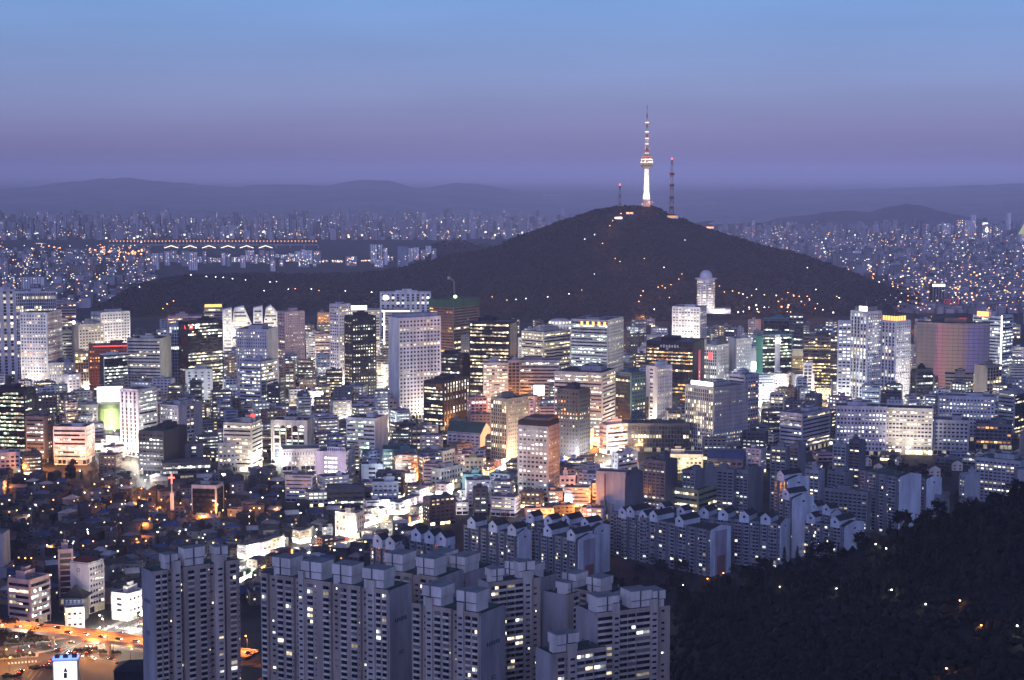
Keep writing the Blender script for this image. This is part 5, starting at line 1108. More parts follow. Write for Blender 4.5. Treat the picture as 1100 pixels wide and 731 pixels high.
for k, (a, c, r0, r1, mt) in enumerate([(165.5, 162, 8.2, 7.4, 'tower_white'), (162, 158, 7.4, 6.6, 'tower_red'), (158, 154, 6.6, 4.2, 'tower_white'), (154, 149, 3.6, 3.4, 'tower_white'), (149, 143, 3.4, 3.2, 'tower_red'), (143, 136, 3.0, 2.4, 'tower_white'), (136, 131, 2.2, 2.0, 'tower_red'), (131, 126, 1.8, 1.5, 'tower_white'), (126, 121, 1.4, 1.2, 'tower_red'), (121, 116, 1.1, .9, 'tower_white'), (116, 112, .7, .5, 'tower_red')]):
    b = MB()
    for q in range(4):
        t0 = math.pi / 4 + q * math.pi / 2; t1 = t0 + math.pi / 2; A = lambda t, rr, z: (rr * math.cos(t), rr * math.sin(t), z)
        z0, z1 = zrow(a), zrow(c); b.tube(A(t0, r0, z0), A(t0, r1, z1), .55, .5, mt); b.tube(A(t0, r0, z0), A(t1, r1, z1), .32, .3, mt); b.tube(A(t1, r0, z0), A(t0, r1, z1), .32, .3, mt); b.tube(A(t0, r1, z1), A(t1, r1, z1), .4, .4, mt)
    b.tube((0, 0, zrow(a)), (0, 0, zrow(c)), r0 * .45, r1 * .45, mt); b.build('antenna_section', NT)
for z in (164, 154, 148, 141, 131):
    b = MB(); b.lathe([(3.6, zrow(z)), (4.6, zrow(z) + .4), (4.6, zrow(z) + 2.0), (3.6, zrow(z) + 2.4)], 'deck_warm', 10); b.build('antenna_light', NT)
for sx, sy in ((-34, -38), (34, -38), (0, -50), (-50, 5), (50, 5)): 
    l = lamp('SPOT', (sx, sy, 10), 340e3, (1, .88, .70), NT, 1, None, 70, .8); l.rotation_euler = (Vector((0, 0, zrow(196))) - Vector((sx, sy, 10))).to_track_quat('-Z', 'Y').to_euler()
for k in range(4):
    t = math.pi * (1.15 + .7 * k / 3); p = Vector((16 * math.cos(t), 16 * math.sin(t), zrow(174))); l = lamp('SPOT', p, 420e3, (1, .76, .60), NT, 1, None, 55, .9); l.rotation_euler = (Vector((0, 0, zrow(140))) - p).to_track_quat('-Z', 'Y').to_euler()

def lattice(px, yt, yb, wpx, label, bands, light=True, plats=()):
    q = nam_at(px, yb); s = F / proj(q)[2]; H = (yb - yt) / s; w = wpx / s; root = thing('lattice_mast', label, 'mast', (q.x, q.y, q.z - 2)); n = bands
    for k in range(n):
        b = MB(); z0, z1 = H * k / n, H * (k + 1) / n; r0 = w / 2 * (1 - .62 * k / n) ; r1 = w / 2 * (1 - .62 * (k + 1) / n); mt = 'mast_red' if k % 2 == 0 else 'mast_pale'
        for c in range(4):
            A = lambda i, rr, z: ((1, 1, -1, -1)[i % 4] * rr, (1, -1, -1, 1)[i % 4] * rr, z)
            b.tube(A(c, r0, z0), A(c, r1, z1), .5, .45, mt); b.tube(A(c, r0, z0), A(c + 1, r1, z1), .28, .28, mt); b.tube(A(c + 1, r0, z0), A(c, r1, z1), .28, .28, mt); b.tube(A(c, r1, z1), A(c + 1, r1, z1), .35, .35, mt)
        b.build('lattice_section', root)
    for pl in plats: b = MB(); z = H * pl; b.lathe([(w * .45, z), (w * .62, z + 1), (w * .62, z + 5), (w * .4, z + 6)], 'mast_red', 8); b.build('antenna_drum', root)
    if light: b = MB(); b.lathe([(.5, H), (1.8, H + .8), (1.8, H + 3), (.4, H + 4)], 'lamp_red', 8); b.build('beacon', root)
M('mast_red', (.22, .03, .03)); M('mast_pale', (.38, .33, .35))
lattice(721, 172, 232, 4.2, 'dark red and white lattice mast right of the floodlit broadcast tower', 9, True, (.12, .3, .52, .72))
lattice(665.5, 199, 222, 2.6, 'short red lattice mast left of the floodlit broadcast tower', 5)
for px, py, w, h, label, mt in ((664, 237, 9, 4.5, 'low bright-lit summit building left of the broadcast tower', 'sign_white'), (676, 231, 8, 4, 'small warm-lit summit pavilion just below the broadcast tower', 'shop_o'), (722, 236, 12, 5, 'dark mast station at the foot of the tall lattice mast', 'lit_o1'), (762, 246, 9, 4, 'little red-roofed hut on the skyline down the ridge', 'lit_o2')):
    q = nam_at(px, py); s = F / proj(q)[2]; root = thing('summit_building', label, 'building', (q.x, q.y, q.z - 1)); b = MB(); b.box(-w / s / 2, w / s / 2, -5, 5, 0, h / s * .7, 'wall_white', 'roof_red'); b.build('wall', root); b = MB(); b.box(-w / s * .42, w / s * .42, -5.5, -5.2, 2.5, h / s * .55, mt); b.build('glazing_band', root); b = MB(); b.hip(-w / s / 2 - 1, w / s / 2 + 1, -6, 6, h / s * .7, h / s, 'roof_red'); b.build('roof', root)

# lamps: one of each kind, then copies
def lamp_proto(name, h, head, arm):
    root = thing(name, None, 'street lamp', (0, 0, -999)); b = MB(); b.tube((0, 0, 0), (0, 0, h), .14, .09, 'steel_dark', 6)
    if arm: b.tube((0, 0, h), (arm, 0, h + .35), .08, .06, 'steel_dark')
    b.build('pole', root); b = MB(); b.lathe([(.15, h - .1), (.42, h + .15), (.42, h + .5), (.12, h + .75)], head, 8, arm, 0); b.build('lamp_head', root); return root
LP = {'w': lamp_proto('street_lamp', 9, 'lamp_white', 1.6), 'o': lamp_proto('street_lamp', 8, 'lamp_orange', 1.4)}
used = {'w': 0, 'o': 0}
def place_lamp(p, kind, label, group, power=0, rz=None, up=9.0, name=None):
    o = LP[kind] if used[kind] == 0 else copy_tree(LP[kind]); used[kind] += 1
    if name: o.name = name
    o.location = p; o.rotation_euler = (0, 0, R.uniform(0, 6.28) if rz is None else rz); o['label'] = label; o['group'] = group
    if power: lamp('POINT', (p.x, p.y, p.z + up), power, R.choice(((1, .90, .72), (1, .84, .60), (.95, .95, .9))) if kind == 'w' else (1, .34, .06), None, .3)
    return o
def along(pts, step):
    carry = 0
    for i in range(len(pts) - 1):
        a, b = pts[i], pts[i + 1]; L = (b - a).length; d = (b - a) / L; s = carry
        while s < L: yield a + d * s, d; s += step
        carry = s - L
k = 0
for p, d in along(AVP[1:], 19):
    nm = Vector((-d.y, d.x, 0)); k += 1
    q = p + nm * (8 if k % 2 else -8); q.z = G(q.y); place_lamp(q, 'w', 'white street lamp lining the bright shopping avenue', 'street lamps of the bright avenue', (2600 if k % 2 else 3400) * LPW)
for st, kind, pw, lab in ((STP[0], 'o', 700, 'orange lamp in the lane behind the small dark houses'), (STP[1], 'o', 4200, 'orange lamp of the glowing street beside the ribbed apartment tower'), (STP[2], 'o', 5200, 'orange lamp on the red-glowing street behind the gabled estate'), (STP[3], 'w', 5200, 'white lamp of the bright road behind the lilac office'), (STP[4], 'w', 2600, 'white lamp on the street below the glowing green pavilion'), (STP[5], 'o', 2600, 'orange lamp in front of the low lit rows at the left edge'), (STP[6], 'w', 3000, 'white lamp on the road below the big white tower')):
    for p, d in along(st, 24): q = Vector((p.x + R.uniform(-4, 4), p.y + R.uniform(-3, 3), G(p.y))); place_lamp(q, kind, lab, lab.split(' lamp ')[0] + ' lamps ' + lab.split(' lamp ')[1], pw * LPW)
# single lamps where the picture glows
GLOW = [(345, 408, 'w', 30000, 'blazing white stadium-like lamp behind the low lit offices'), (300, 405, 'w', 9000, 'white lamp among low bright shops left of the blazing lamp'), (585, 505, 'o', 4000, ''), (556, 497, 'o', 9000, ''), (640, 482, 'o', 8000, ''), (610, 492, 'o', 8000, ''), (690, 478, 'o', 5000, ''), (490, 462, 'o', 7000, ''), (470, 458, 'o', 5000, ''), (440, 450, 'w', 5000, ''), (95, 428, 'w', 8000, ''), (60, 428, 'w', 7000, ''), (30, 428, 'w', 9000, ''), (120, 432, 'o', 6000, ''), (205, 430, 'w', 7000, ''), (230, 425, 'o', 5000, ''), (175, 432, 'o', 6000, ''), (26, 512, 'o', 2250, ''), (100, 530, 'o', 1125, ''), (118, 534, 'o', 1125, ''), (8, 532, 'o', 720, ''), (150, 545, 'o', 1170, ''), (172, 556, 'o', 1170, ''), (228, 560, 'o', 2025, ''), (216, 565, 'o', 1350, ''), (155, 575, 'o', 900, ''), (148, 590, 'o', 675, ''), (55, 600, 'o', 1125, ''), (30, 566, 'w', 675, ''), (38, 555, 'w', 810, ''), (110, 490, 'w', 4500, ''), (140, 497, 'w', 6000, ''), (115, 647, 'o', 540, ''), (800, 440, 'w', 16000, ''), (840, 440, 'w', 18000, ''), (870, 438, 'w', 16000, ''), (893, 436, 'o', 7000, ''), (1000, 440, 'w', 5000, ''), (1095, 425, 'o', 8000, ''), (1085, 480, 'o', 5000, ''), (530, 540, 'w', 3500, ''), (510, 545, 'w', 5000, ''), (470, 560, 'w', 5000, ''), (570, 560, 'w', 2500, ''), (660, 545, 'o', 6000, ''), (625, 556, 'o', 5000, ''), (565, 575, 'o', 1500, ''), (345, 520, 'w', 2500, ''), (330, 510, 'w', 1800, ''), (275, 510, 'w', 3000, ''), (700, 395, 'o', 6000, ''), (690, 345, 'o', 5000, ''), (855, 365, 'o', 7000, ''), (880, 360, 'o', 6000, ''), (845, 368, 'o', 6000, ''), (975, 355, 'o', 5000, ''), (1000, 345, 'o', 5000, ''), (1060, 350, 'o', 6000, ''), (425, 355, 'w', 6000, ''), (475, 400, 'w', 7000, ''), (330, 400, 'w', 9000, ''), (560, 440, 'o', 6000, ''), (455, 520, 'o', 6000, ''), (440, 520, 'o', 6000, ''), (420, 525, 'w', 5000, ''), (25, 445, 'w', 7000, ''), (250, 440, 'w', 7000, ''), (290, 440, 'w', 7000, ''), (315, 430, 'w', 7000, ''), (400, 405, 'w', 7000, ''), (420, 470, 'w', 7000, ''), (500, 440, 'w', 7000, ''), (520, 410, 'w', 7000, ''), (560, 400, 'w', 7000, ''), (600, 395, 'w', 7000, ''), (640, 400, 'w', 7000, ''), (680, 440, 'w', 7000, ''), (720, 470, 'w', 7000, ''), (740, 410, 'w', 7000, ''), (760, 400, 'w', 7000, ''), (805, 420, 'w', 7000, ''), (880, 405, 'w', 7000, ''), (905, 450, 'w', 7000, ''), (950, 430, 'w', 7000, ''), (1000, 420, 'w', 7000, ''), (1040, 450, 'w', 7000, ''), (1070, 400, 'w', 7000, ''), (345, 440, 'w', 7000, ''), (380, 470, 'w', 7000, ''), (140, 410, 'w', 7000, ''), (170, 390, 'w', 7000, ''), (220, 440, 'w', 7000, ''), (465, 420, 'w', 7000, ''), (300, 500, 'w', 7000, ''), (250, 505, 'w', 7000, ''), (540, 430, 'w', 7000, ''), (620, 500, 'w', 7000, '')]
gl_ = []
for px, py, kd, pw, lab in GLOW:
    q = gp(px, py); o = place_lamp(q, kd, lab or None, 'scattered street lamps of downtown', pw * LPW, up=26 if lab.startswith('blazing') else 9)
    if lab.startswith('blazing'): o.scale = (9, 9, 3)
    if not lab: gl_.append((o, 'white street lamp' if kd == 'w' else 'orange street lamp', px, py))
give_labels(gl_)
sl_ = []
for _ in range(150):
    px, py = R.uniform(0, 400), R.uniform(515, 640)
    q = gp(px, py)
    if taken(q.x, q.y, .3) or near_road(q.x, q.y, 9, 3): continue
    kd = 'o' if R.random() < .6 else 'w'; o = place_lamp(q, kd, None, 'lamps in the lanes of the old quarter', R.uniform(60, 320) * LPW * .6 if R.random() < .3 else 0, name='lane_lamp'); sl_.append((o, 'small orange lane lamp' if kd == 'o' else 'small white lane lamp', px, py))
give_labels(sl_)
# lamps on and at the foot of the dark hill
HL = [(658, 246, 'o'), (655, 251, 'o'), (668, 239, 'o'), (690, 228, 'o'), (700, 227, 'o'), (640, 262, 'w'), (628, 266, 'w'), (646, 272, 'o'), (660, 288, 'o'), (667, 291, 'o'), (692, 287, 'o'), (715, 297, 'w'), (692, 322, 'o'), (690, 328, 'o'), (688, 334, 'o'), (706, 318, 'o'), (713, 317, 'o'), (720, 315, 'o'), (728, 309, 'o'), (733, 304, 'o'), (766, 312, 'w'), (772, 317, 'o'), (778, 323, 'o'), (786, 322, 'o'), (793, 325, 'o'), (800, 327, 'w'), (812, 321, 'w'), (823, 326, 'o'), (833, 328, 'w'), (838, 334, 'o'), (846, 324, 'o'), (852, 327, 'o'), (858, 328, 'o'), (806, 341, 'w'), (815, 343, 'w'), (823, 341, 'w'), (815, 352, 'o'), (877, 341, 'o'), (884, 343, 'w'), (899, 328, 'o'), (904, 330, 'w'), (866, 297, 'w'), (845, 275, 'o'), (735, 268, 'w'), (640, 305, 'w'), (625, 322, 'o'), (610, 327, 'w'), (590, 330, 'w'), (566, 331, 'w'), (556, 333, 'w'), (544, 332, 'o'), (530, 329, 'o'), (290, 312, 'w'), (297, 312, 'w'), (284, 322, 'w'), (309, 320, 'w'), (316, 319, 'o'), (335, 320, 'w'), (341, 321, 'o'), (250, 309, 'w'), (240, 307, 'w'), (230, 307, 'w'), (220, 306, 'w'), (262, 310, 'w'), (205, 305, 'w'), (150, 318, 'w'), (187, 333, 'o'), (180, 336, 'o'), (175, 341, 'o'), (372, 322, 'w'), (400, 324, 'w'), (440, 330, 'o')]
for _ in range(16):
    HL.append((R.choice((785, 800, 815, 830, 850, 862, 880, 700, 712)) + R.gauss(0, 7), R.choice((322, 330, 341, 350, 358)) + R.gauss(0, 3), R.choice('oow')))
hl_ = []
for px, py, kd in HL:
    q = nam_at(px, py); q.z += 6; o = place_lamp(q, kd, None, 'lamps on the slopes of the dark hill', 1300 * LPW if kd == 'o' else 0, name='hillside_lamp'); o.scale = (1.9, 1.9, 1.3); hl_.append((o, 'white lamp on the hill' if kd == 'w' else 'orange lamp on the hill', px, py))
LAND2 = LAND; LAND = [(694, 225, 'broadcast tower'), (721, 234, 'tall lattice mast'), (759, 310, 'domed tower'), (832, 350, 'green-lit tower'), (930, 335, 'white-crowned twin'), (275, 332, 'lean-edged tower'), (365, 330, 'tall lilac tower with a lit column'), (490, 330, 'scaffolded tower'), (160, 335, 'striped cream office'), (640, 345, 'grey-green office')]
give_labels(hl_); LAND = LAND2
# lamps on the near wooded slope
def hill_at(px, py):
    for k in range(161):
        q = hill_pt(px, k / 160)
        if proj(q)[1] <= py: return q
    return hill_pt(px, 1)
for px, py, kd, lab in ((734, 617, 'w', 'path lamp at the foot of the purple-striped gable'), (759, 622, 'o', 'path lamp among the first trees right of the purple-striped gable'), (776, 611, 'o', 'pair-like bright lamp where the slope meets the valley slabs'), (800, 628, 'w', 'path lamp on the dark slope, left one of the row along the path'), (837, 634, 'w', 'path lamp beside a pale post on the dark slope'), (897, 636, 'w', 'brightest lamp of the path across the dark slope'), (955, 638, 'w', 'faint lamp at the right end of the slope path'), (1029, 650, 'o', 'orange lamp above a short trail of dim lights on the slope'), (991, 655, 'w', 'dim lamp left of the orange slope lamp'), (1052, 676, 'o', 'low orange lamp near the lower right of the dark slope'), (1019, 726, 'o', 'large warm lamp at the bottom edge of the dark slope'), (928, 578, 'w', 'lamp at the corner of the hillside slab'), (940, 588, 'w', 'lamp on the track below the hillside slab'), (953, 593, 'w', 'lamp farther down the track below the hillside slab'), (1094, 681, 'w', 'faint lamp at the right edge of the dark slope')):
    q = hill_at(px, py + 9); o = place_lamp(q, kd, lab, 'lamps on the near wooded slope', 60 * LPW, up=5.5, name='path_lamp'); o.scale = (.8, .8, .62)
# lilac tower-head rows: neon cross church
c0 = gp(185, 548); s = F / proj(c0)[2]; root = thing('church', 'small church topped by a glowing red cross on a white steeple', 'church', c0, .2)
b = MB(); b.box(-5, 5, 0, 13, 0, 6, 'wall_dark'); b.build('wall', root); b = MB(); b.gable(-5.4, 5.4, -.4, 13.4, 6, 9.5, 'wall_dark', 'roof_dark', 'n'); b.build('roof', root); hz_ = (548 - 529) / s; hs = (548 - 519) / s
b = MB(); b.box(-1.6, 1.6, -3, 0, 0, hz_, 'wall_white'); b.tube((0, -1.5, hz_), (0, -1.5, hs), .8, .35, 'wall_white'); b.build('steeple', root); hc = (548 - 509) / s
b = MB(); E('neon_cross', (1, .22, .16), 3.0); b.box(-.6, .6, -1.9, -1.2, hs, hc, 'neon_cross'); b.box(-2.6, 2.6, -1.95, -1.15, hs + (hc - hs) * .55, hs + (hc - hs) * .55 + 1.3, 'neon_cross'); b.build('cross', root)

# ------------------------------------------------------------------ flyover, roads, traffic
def ribbon(name, pts, half, mat, dz=.12, kerb=False):
    v = []; n = len(pts)
    for i in range(n):
        d = (pts[min(i + 1, n - 1)] - pts[max(i - 1, 0)]); d.z = 0; d.normalize(); nm = Vector((-d.y, d.x, 0))
        for s_ in (half, -half): q = pts[i] + nm * s_; v.append((q.x, q.y, pts[i].z + dz))
    me = bpy.data.meshes.new(name); me.from_pydata(v, [], [(2 * i, 2 * i + 1, 2 * i + 3, 2 * i + 2) for i in range(n - 1)]); me.materials.append(MATS[mat]); return structure(put(name, me))
def fine(pts, step=6):
    o = []
    for i in range(len(pts) - 1):
        L = (pts[i + 1] - pts[i]).length; m = max(1, int(L / step)); o += [pts[i].lerp(pts[i + 1], k / m) for k in range(m)]
    o.append(pts[-1])
    for q in o: q.z = G(q.y)
    return o
def marks(name, pts, off, mat='paint', w=.09, dash=0, dz=.17):
    b = MB(); d0 = 0
    for i in range(len(pts) - 1):
        a, c = pts[i], pts[i + 1]; d = (c - a); L = d.length; d = d / L; nm = Vector((-d.y, d.x, 0)); d0 += L
        if dash and int(d0 / dash) % 2: continue
        q = [a + nm * (off - w), c + nm * (off - w), c + nm * (off + w), a + nm * (off + w)]; b.poly([(v.x, v.y, v.z + dz) for v in q], mat)
    return structure(b.build(name))
avf = fine(AVP); ribbon('avenue_road', avf, 9, 'asphalt'); marks('avenue_road_marking', avf, 0, 'paint', .12)
for o_ in (-3, 3, -6, 6): marks('avenue_road_marking', avf, o_, 'paint', .08, 5)
M('pavement_tile', (.26, .25, .24))
for sg in (-11, 11):
    b = MB(); 
    for i in range(len(avf) - 1):
        a, c = avf[i], avf[i + 1]; d = (c - a).normalized(); nm = Vector((-d.y, d.x, 0)); q = [a + nm * (sg - 2), c + nm * (sg - 2), c + nm * (sg + 2), a + nm * (sg + 2)]; b.poly([(v.x, v.y, v.z + .25) for v in q], 'pavement_tile')
    structure(b.build('pavement'))
for st in STP: ribbon('side_road', fine(st), 5, 'asphalt', .10)
R2 = fine([gp(*q) for q in [(-30, 742), (20, 722), (60, 708), (100, 697), (140, 686)]]); ribbon('junction_road', R2, 8, 'asphalt', .14); marks('junction_road_marking', R2, 0, dz=.2); marks('junction_road_marking', R2, 4, dash=5, dz=.2); marks('junction_road_marking', R2, -4, dash=5, dz=.2)
R3 = fine([gp(*q) for q in [(60, 700), (95, 706), (125, 712), (170, 722), (240, 732)]]); ribbon('slip_road', R3, 6, 'asphalt', .18); marks('slip_road_marking', R3, 0, dash=5, dz=.24)

M('asphalt_lamplit', (.14, .135, .13), .7)  # lighter asphalt colour stands in for stronger lamplight on the flyover deck
for k_, pp in enumerate(([(-30, 700), (30, 694), (80, 690), (130, 694), (170, 702)], [(-30, 722), (10, 736), (30, 760)], [(90, 690), (70, 700), (40, 722), (20, 745)])):
    R4 = fine([gp(*q) for q in pp]); ribbon('junction_road', R4, 6, 'asphalt', .20 + .05 * k_); marks('junction_road_marking', R4, 0, dz=.26 + .05 * k_); marks('junction_road_marking', R4, 3, dash=5, dz=.26 + .05 * k_); marks('junction_road_marking', R4, -3, dash=5, dz=.26 + .05 * k_)
def flyover():
    c = [(-60, 669), (-10, 671), (30, 674), (70, 679), (110, 684), (153, 690), (200, 696), (270, 704)]; pts = []
    for px, py in c:
        Y = 1128 - (py - 669) * 2.2; q = P(px, py, Y); q.z = 31.0; Y2 = Y
        # solve the distance at which z = 31 is seen at this row
        lo, hi = 700, 1600
        for _ in range(40):
            m = (lo + hi) / 2
            if P(px, py, m).z > 31.0: lo = m
            else: hi = m
        pts.append(P(px, py, lo))
    f = []
    for i in range(len(pts) - 1): f += [pts[i].lerp(pts[i + 1], k / 6) for k in range(6)]
    f.append(pts[-1]); root = thing('flyover', 'orange-lit elevated road on concrete piers across the lower left corner', 'flyover', (pts[2].x, pts[2].y, 0)); o0 = Vector((pts[2].x, pts[2].y, 0)); W2 = 8.5
    def strip(prof, mat, name, par=root):
        b = MB(); m = len(prof); b.mi(mat)
        for i, q in enumerate(f):
            d = f[min(i + 1, len(f) - 1)] - f[max(i - 1, 0)]; d.z = 0; d.normalize(); nm = Vector((-d.y, d.x, 0))
            for n_, z in prof: v = q + nm * n_ - o0; b.v.append((v.x, v.y, v.z + z))
        for i in range(len(f) - 1):
            for k in range(m): a = i * m + k; c_ = i * m + (k + 1) % m; b.f.append((a, c_, c_ + m, a + m)); b.m.append(0)
        return b.build(name, par)
    strip([(-W2, 0), (W2, 0), (W2, -1.0), (4, -2.2), (-4, -2.2), (-W2, -1.0)], 'concrete', 'deck'); strip([(-W2 + .5, .06), (W2 - .5, .06), (W2 - .5, .03), (-W2 + .5, .03)], 'asphalt_lamplit', 'carriageway')
    for sd in (-1, 1): strip([(sd * W2 - .2, -1.0), (sd * W2 + .2, -1.0), (sd * W2 + .2, 1.1), (sd * W2 - .2, 1.1)], 'concrete', 'parapet')
    for off in (-.15, -3.4, 3.4): strip([(off - .08, .10), (off + .08, .10), (off + .08, .075), (off - .08, .075)], 'paint', 'lane_marking')
    for i in range(7, len(f) - 1, 9):
        q = f[i] - o0; b = MB(); b.lathe([(1.3, G(f[i].y)), (1.1, q.z - 4.2), (1.1, q.z - 4)], 'concrete', 10, q.x, q.y); b.box(q.x - 1.3, q.x + 1.3, q.y - 6, q.y + 6, q.z - 4, q.z - 2.21, 'concrete'); b.build('pier', root)
    return f
FV = flyover()
for i in range(2, len(FV) - 1, 3):
    d = (FV[i + 1] - FV[i]); d.z = 0; d.normalize(); nm = Vector((-d.y, d.x, 0)); q = FV[i] + nm * (8.1 if i % 2 else -8.1); q.z += 1; place_lamp(q, 'o', 'orange lamp standing on the flyover parapet', 'orange lamps along the flyover', 0, math.atan2(nm.y, nm.x) + (math.pi if i % 2 else 0), name='flyover_lamp'); lamp('SPOT', (q.x - nm.x * (1.5 if i % 2 else -1.5), q.y - nm.y * (1.5 if i % 2 else -1.5), q.z + 7.4), 4200 * LPW, (1, .27, .04), None, .3, None, 140, .5)
jl = []
for px, py, kd, pw in ((122, 704, 'o', 2600), (140, 712, 'o', 1800), (96, 708, 'o', 1800), (20, 700, 'w', 1800), (45, 695, 'w', 2200), (75, 692, 'w', 2600), (100, 694, 'o', 2600), (5, 712, 'o', 2000), (125, 690, 'w', 3000), (10, 722, 'o', 1500), (30, 716, 'o', 1200), (105, 690, 'w', 1800), (8, 690, 'o', 1500), (140, 676, 'w', 3500), (110, 676, 'w', 2500)):
    q = gp(px, py); o = place_lamp(q, kd, None, 'lamps of the junction under the flyover', pw * .8 * LPW); jl.append((o, ('white' if kd == 'w' else 'orange') + ' junction lamp under the flyover', px, py))
give_labels(jl)

def car_proto(col, name):
    root = thing('car', None, 'car', (0, 0, -999)); M('paint_' + name, col, .25, .3, .0); b = MB()
    # body shell: lower hull with bonnet and boot, cabin above
    prof = [(-2.2, .35), (2.2, .35), (2.25, .75), (1.3, .92), (-1.6, .95), (-2.25, .85)]; n = len(prof); m = b.mi('paint_' + name)
    for y in (-.88, .88): b.v += [(x, y, z) for x, z in prof]
    for k in range(n): b.f.append((k, (k + 1) % n, n + (k + 1) % n, n + k)); b.m.append(m)
    b.f.append(tuple(range(n))); b.m.append(m); b.f.append(tuple(range(2 * n - 1, n - 1, -1))); b.m.append(m); b.build('body', root)
    b = MB(); c = [(-1.75, .93), (1.25, .91), (.6, 1.42), (-1.1, 1.44)]; m = b.mi('glass_a')
    for y, iny in ((-.8, .1), (.8, -.1)): b.v += [(x, y + (iny if z > 1 else 0), z) for x, z in c]
    for q in ((0, 1, 5, 4), (1, 2, 6, 5), (2, 3, 7, 6), (3, 0, 4, 7), (0, 1, 2, 3), (7, 6, 5, 4)): b.f.append(q); b.m.append(m)
    b.build('cabin_glass', root); b = MB(); b.box(-1.0, .5, -.66, .66, 1.42, 1.47, 'paint_' + name); b.build('roof', root)
    for x in (-1.4, 1.4):
        for y in (-.85, .85): b = MB(); b.tube((x, y - .1, .33), (x, y + .1, .33), .33, .33, 'wall_black', 10); wo = b.build('wheel', root); b = MB(); b.tube((x, y - .13, .33), (x, y + .13, .33), .18, .18, 'steel', 8); b.build('rim', wo)
    for y in (-.6, .6):
        b = MB(); b.box(2.2, 2.3, y - .2, y + .2, .58, .76, 'head_light'); b.build('headlight', root); b = MB(); b.box(-2.31, -2.22, y - .2, y + .2, .6, .8, 'tail_glow'); b.build('tail_light', root)
    return root
CARS = {}
def car(p, d, label, group):
    n = R.choice(('white', 'silver', 'black', 'red')); c = dict(white=(.7, .7, .7), silver=(.4, .4, .42), black=(.02, .02, .022), red=(.35, .03, .03))[n]
    if n in CARS: o = copy_tree(CARS[n])
    else: o = CARS[n] = car_proto(c, n)
    o.location = p; o.rotation_euler = (0, 0, math.atan2(d.y, d.x)); o['label'] = '%s car %s' % (n, label); o['group'] = n + ' ' + group
for pts, lab, grp, offs, dz, step in ((FV, 'driving along the orange-lit flyover', 'cars on the flyover', (1.8, 5.2, -1.8, -5.2), .07, 13), (avf, 'in the traffic of the bright shopping avenue', 'cars on the bright avenue', (1.6, 4.6, -1.6, -4.6), .13, 11), (R2, 'on the wide road under the flyover', 'cars on the junction road', (2, 5.6, -2, -5.6), .15, 9), (R3, 'on the curved slip road by the white emblem sign', 'cars on the slip road', (2.4, -2.4), .19, 11)):
    for k, (p, d) in enumerate(along(pts, step)):
        off = R.choice(offs); dd = d if off < 0 else -d; dd = Vector((dd.x, dd.y, 0)).normalized(); nm = Vector((-d.y, d.x, 0)).normalized(); q = p + nm * off; q.z = p.z + dz; car(q, dd, lab, grp)

# white glowing sign tower, dark pavilion, restaurant with a tiled roof
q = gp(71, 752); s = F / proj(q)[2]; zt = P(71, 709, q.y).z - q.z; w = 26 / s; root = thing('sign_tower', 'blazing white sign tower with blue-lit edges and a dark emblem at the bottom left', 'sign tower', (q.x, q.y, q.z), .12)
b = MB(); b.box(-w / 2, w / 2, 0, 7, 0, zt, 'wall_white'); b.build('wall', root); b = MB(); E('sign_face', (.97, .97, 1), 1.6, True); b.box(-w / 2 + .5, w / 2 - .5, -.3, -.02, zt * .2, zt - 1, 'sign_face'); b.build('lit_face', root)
b = MB(); b.box(-w / 2 - .2, w / 2 + .2, -.5, 7.2, zt, zt + .7, 'sign_blue'); b.build('edge_light', root); b = MB(); b.poly([(-.9, -.36, zt - 7), (1.4, -.36, zt - 7), (-.1, -.36, zt - 4)], 'wall_black'); b.box(-.9, .9, -.42, -.34, zt - 10.5, zt - 7.4, 'wall_black'); b.build('emblem', root)
for x in (-w * .34, 0, w * .36): b = MB(); b.box(x - 1.3, x + 1.3, 1, 4, zt + .7, zt + 2.4, 'wall_dark'); b.build('cooling_unit', root)
lamp('POINT', (q.x, q.y - 9, q.z + zt * .6), 900, (.5, .55, 1), None, .5)
q = gp(140, 748); root = thing('pavilion', 'black-roofed low building against the lone near apartment tower, bottom left', 'pavilion', (q.x, q.y, q.z)); zt = P(140, 714, q.y).z - q.z; b = MB(); b.box(-9, 14, 0, 20, 0, zt - 4, 'wall_black'); b.build('wall', root); b = MB(); b.hip(-10, 15, -1, 21, zt - 4, zt, 'roof_tile', .3); b.build('roof', root)
q = gp(79, 668); s = F / proj(q)[2]; zt = P(79, 642, q.y).z - q.z; root = thing('restaurant', 'restaurant with a sweeping dark tiled roof and a faint sign, above the flyover', 'restaurant', (q.x, q.y, q.z), -.1)
b = MB(); b.box(-6.5, 6.5, 0, 12, 0, zt, 'wall_mid'); b.build('wall', root); b = MB(); b.box(-6.2, 6.2, -.4, -.02, zt - 5, zt - .6, 'roof_blue'); b.build('sign_board', root)
for k in range(4): b = MB(); x = -4.2 + k * 2.8; b.box(x - .9, x + .9, -.5, -.41, zt - 2.2, zt - 1.8, 'frame_white'); b.box(x - .15, x + .15, -.5, -.41, zt - 4.2, zt - 2.2, 'frame_white'); b.box(x - .8, x + .6, -.5, -.41, zt - 3.4, zt - 3.1, 'frame_white'); b.build('sign_letter', root)
b = MB(); m = 'roof_tile'
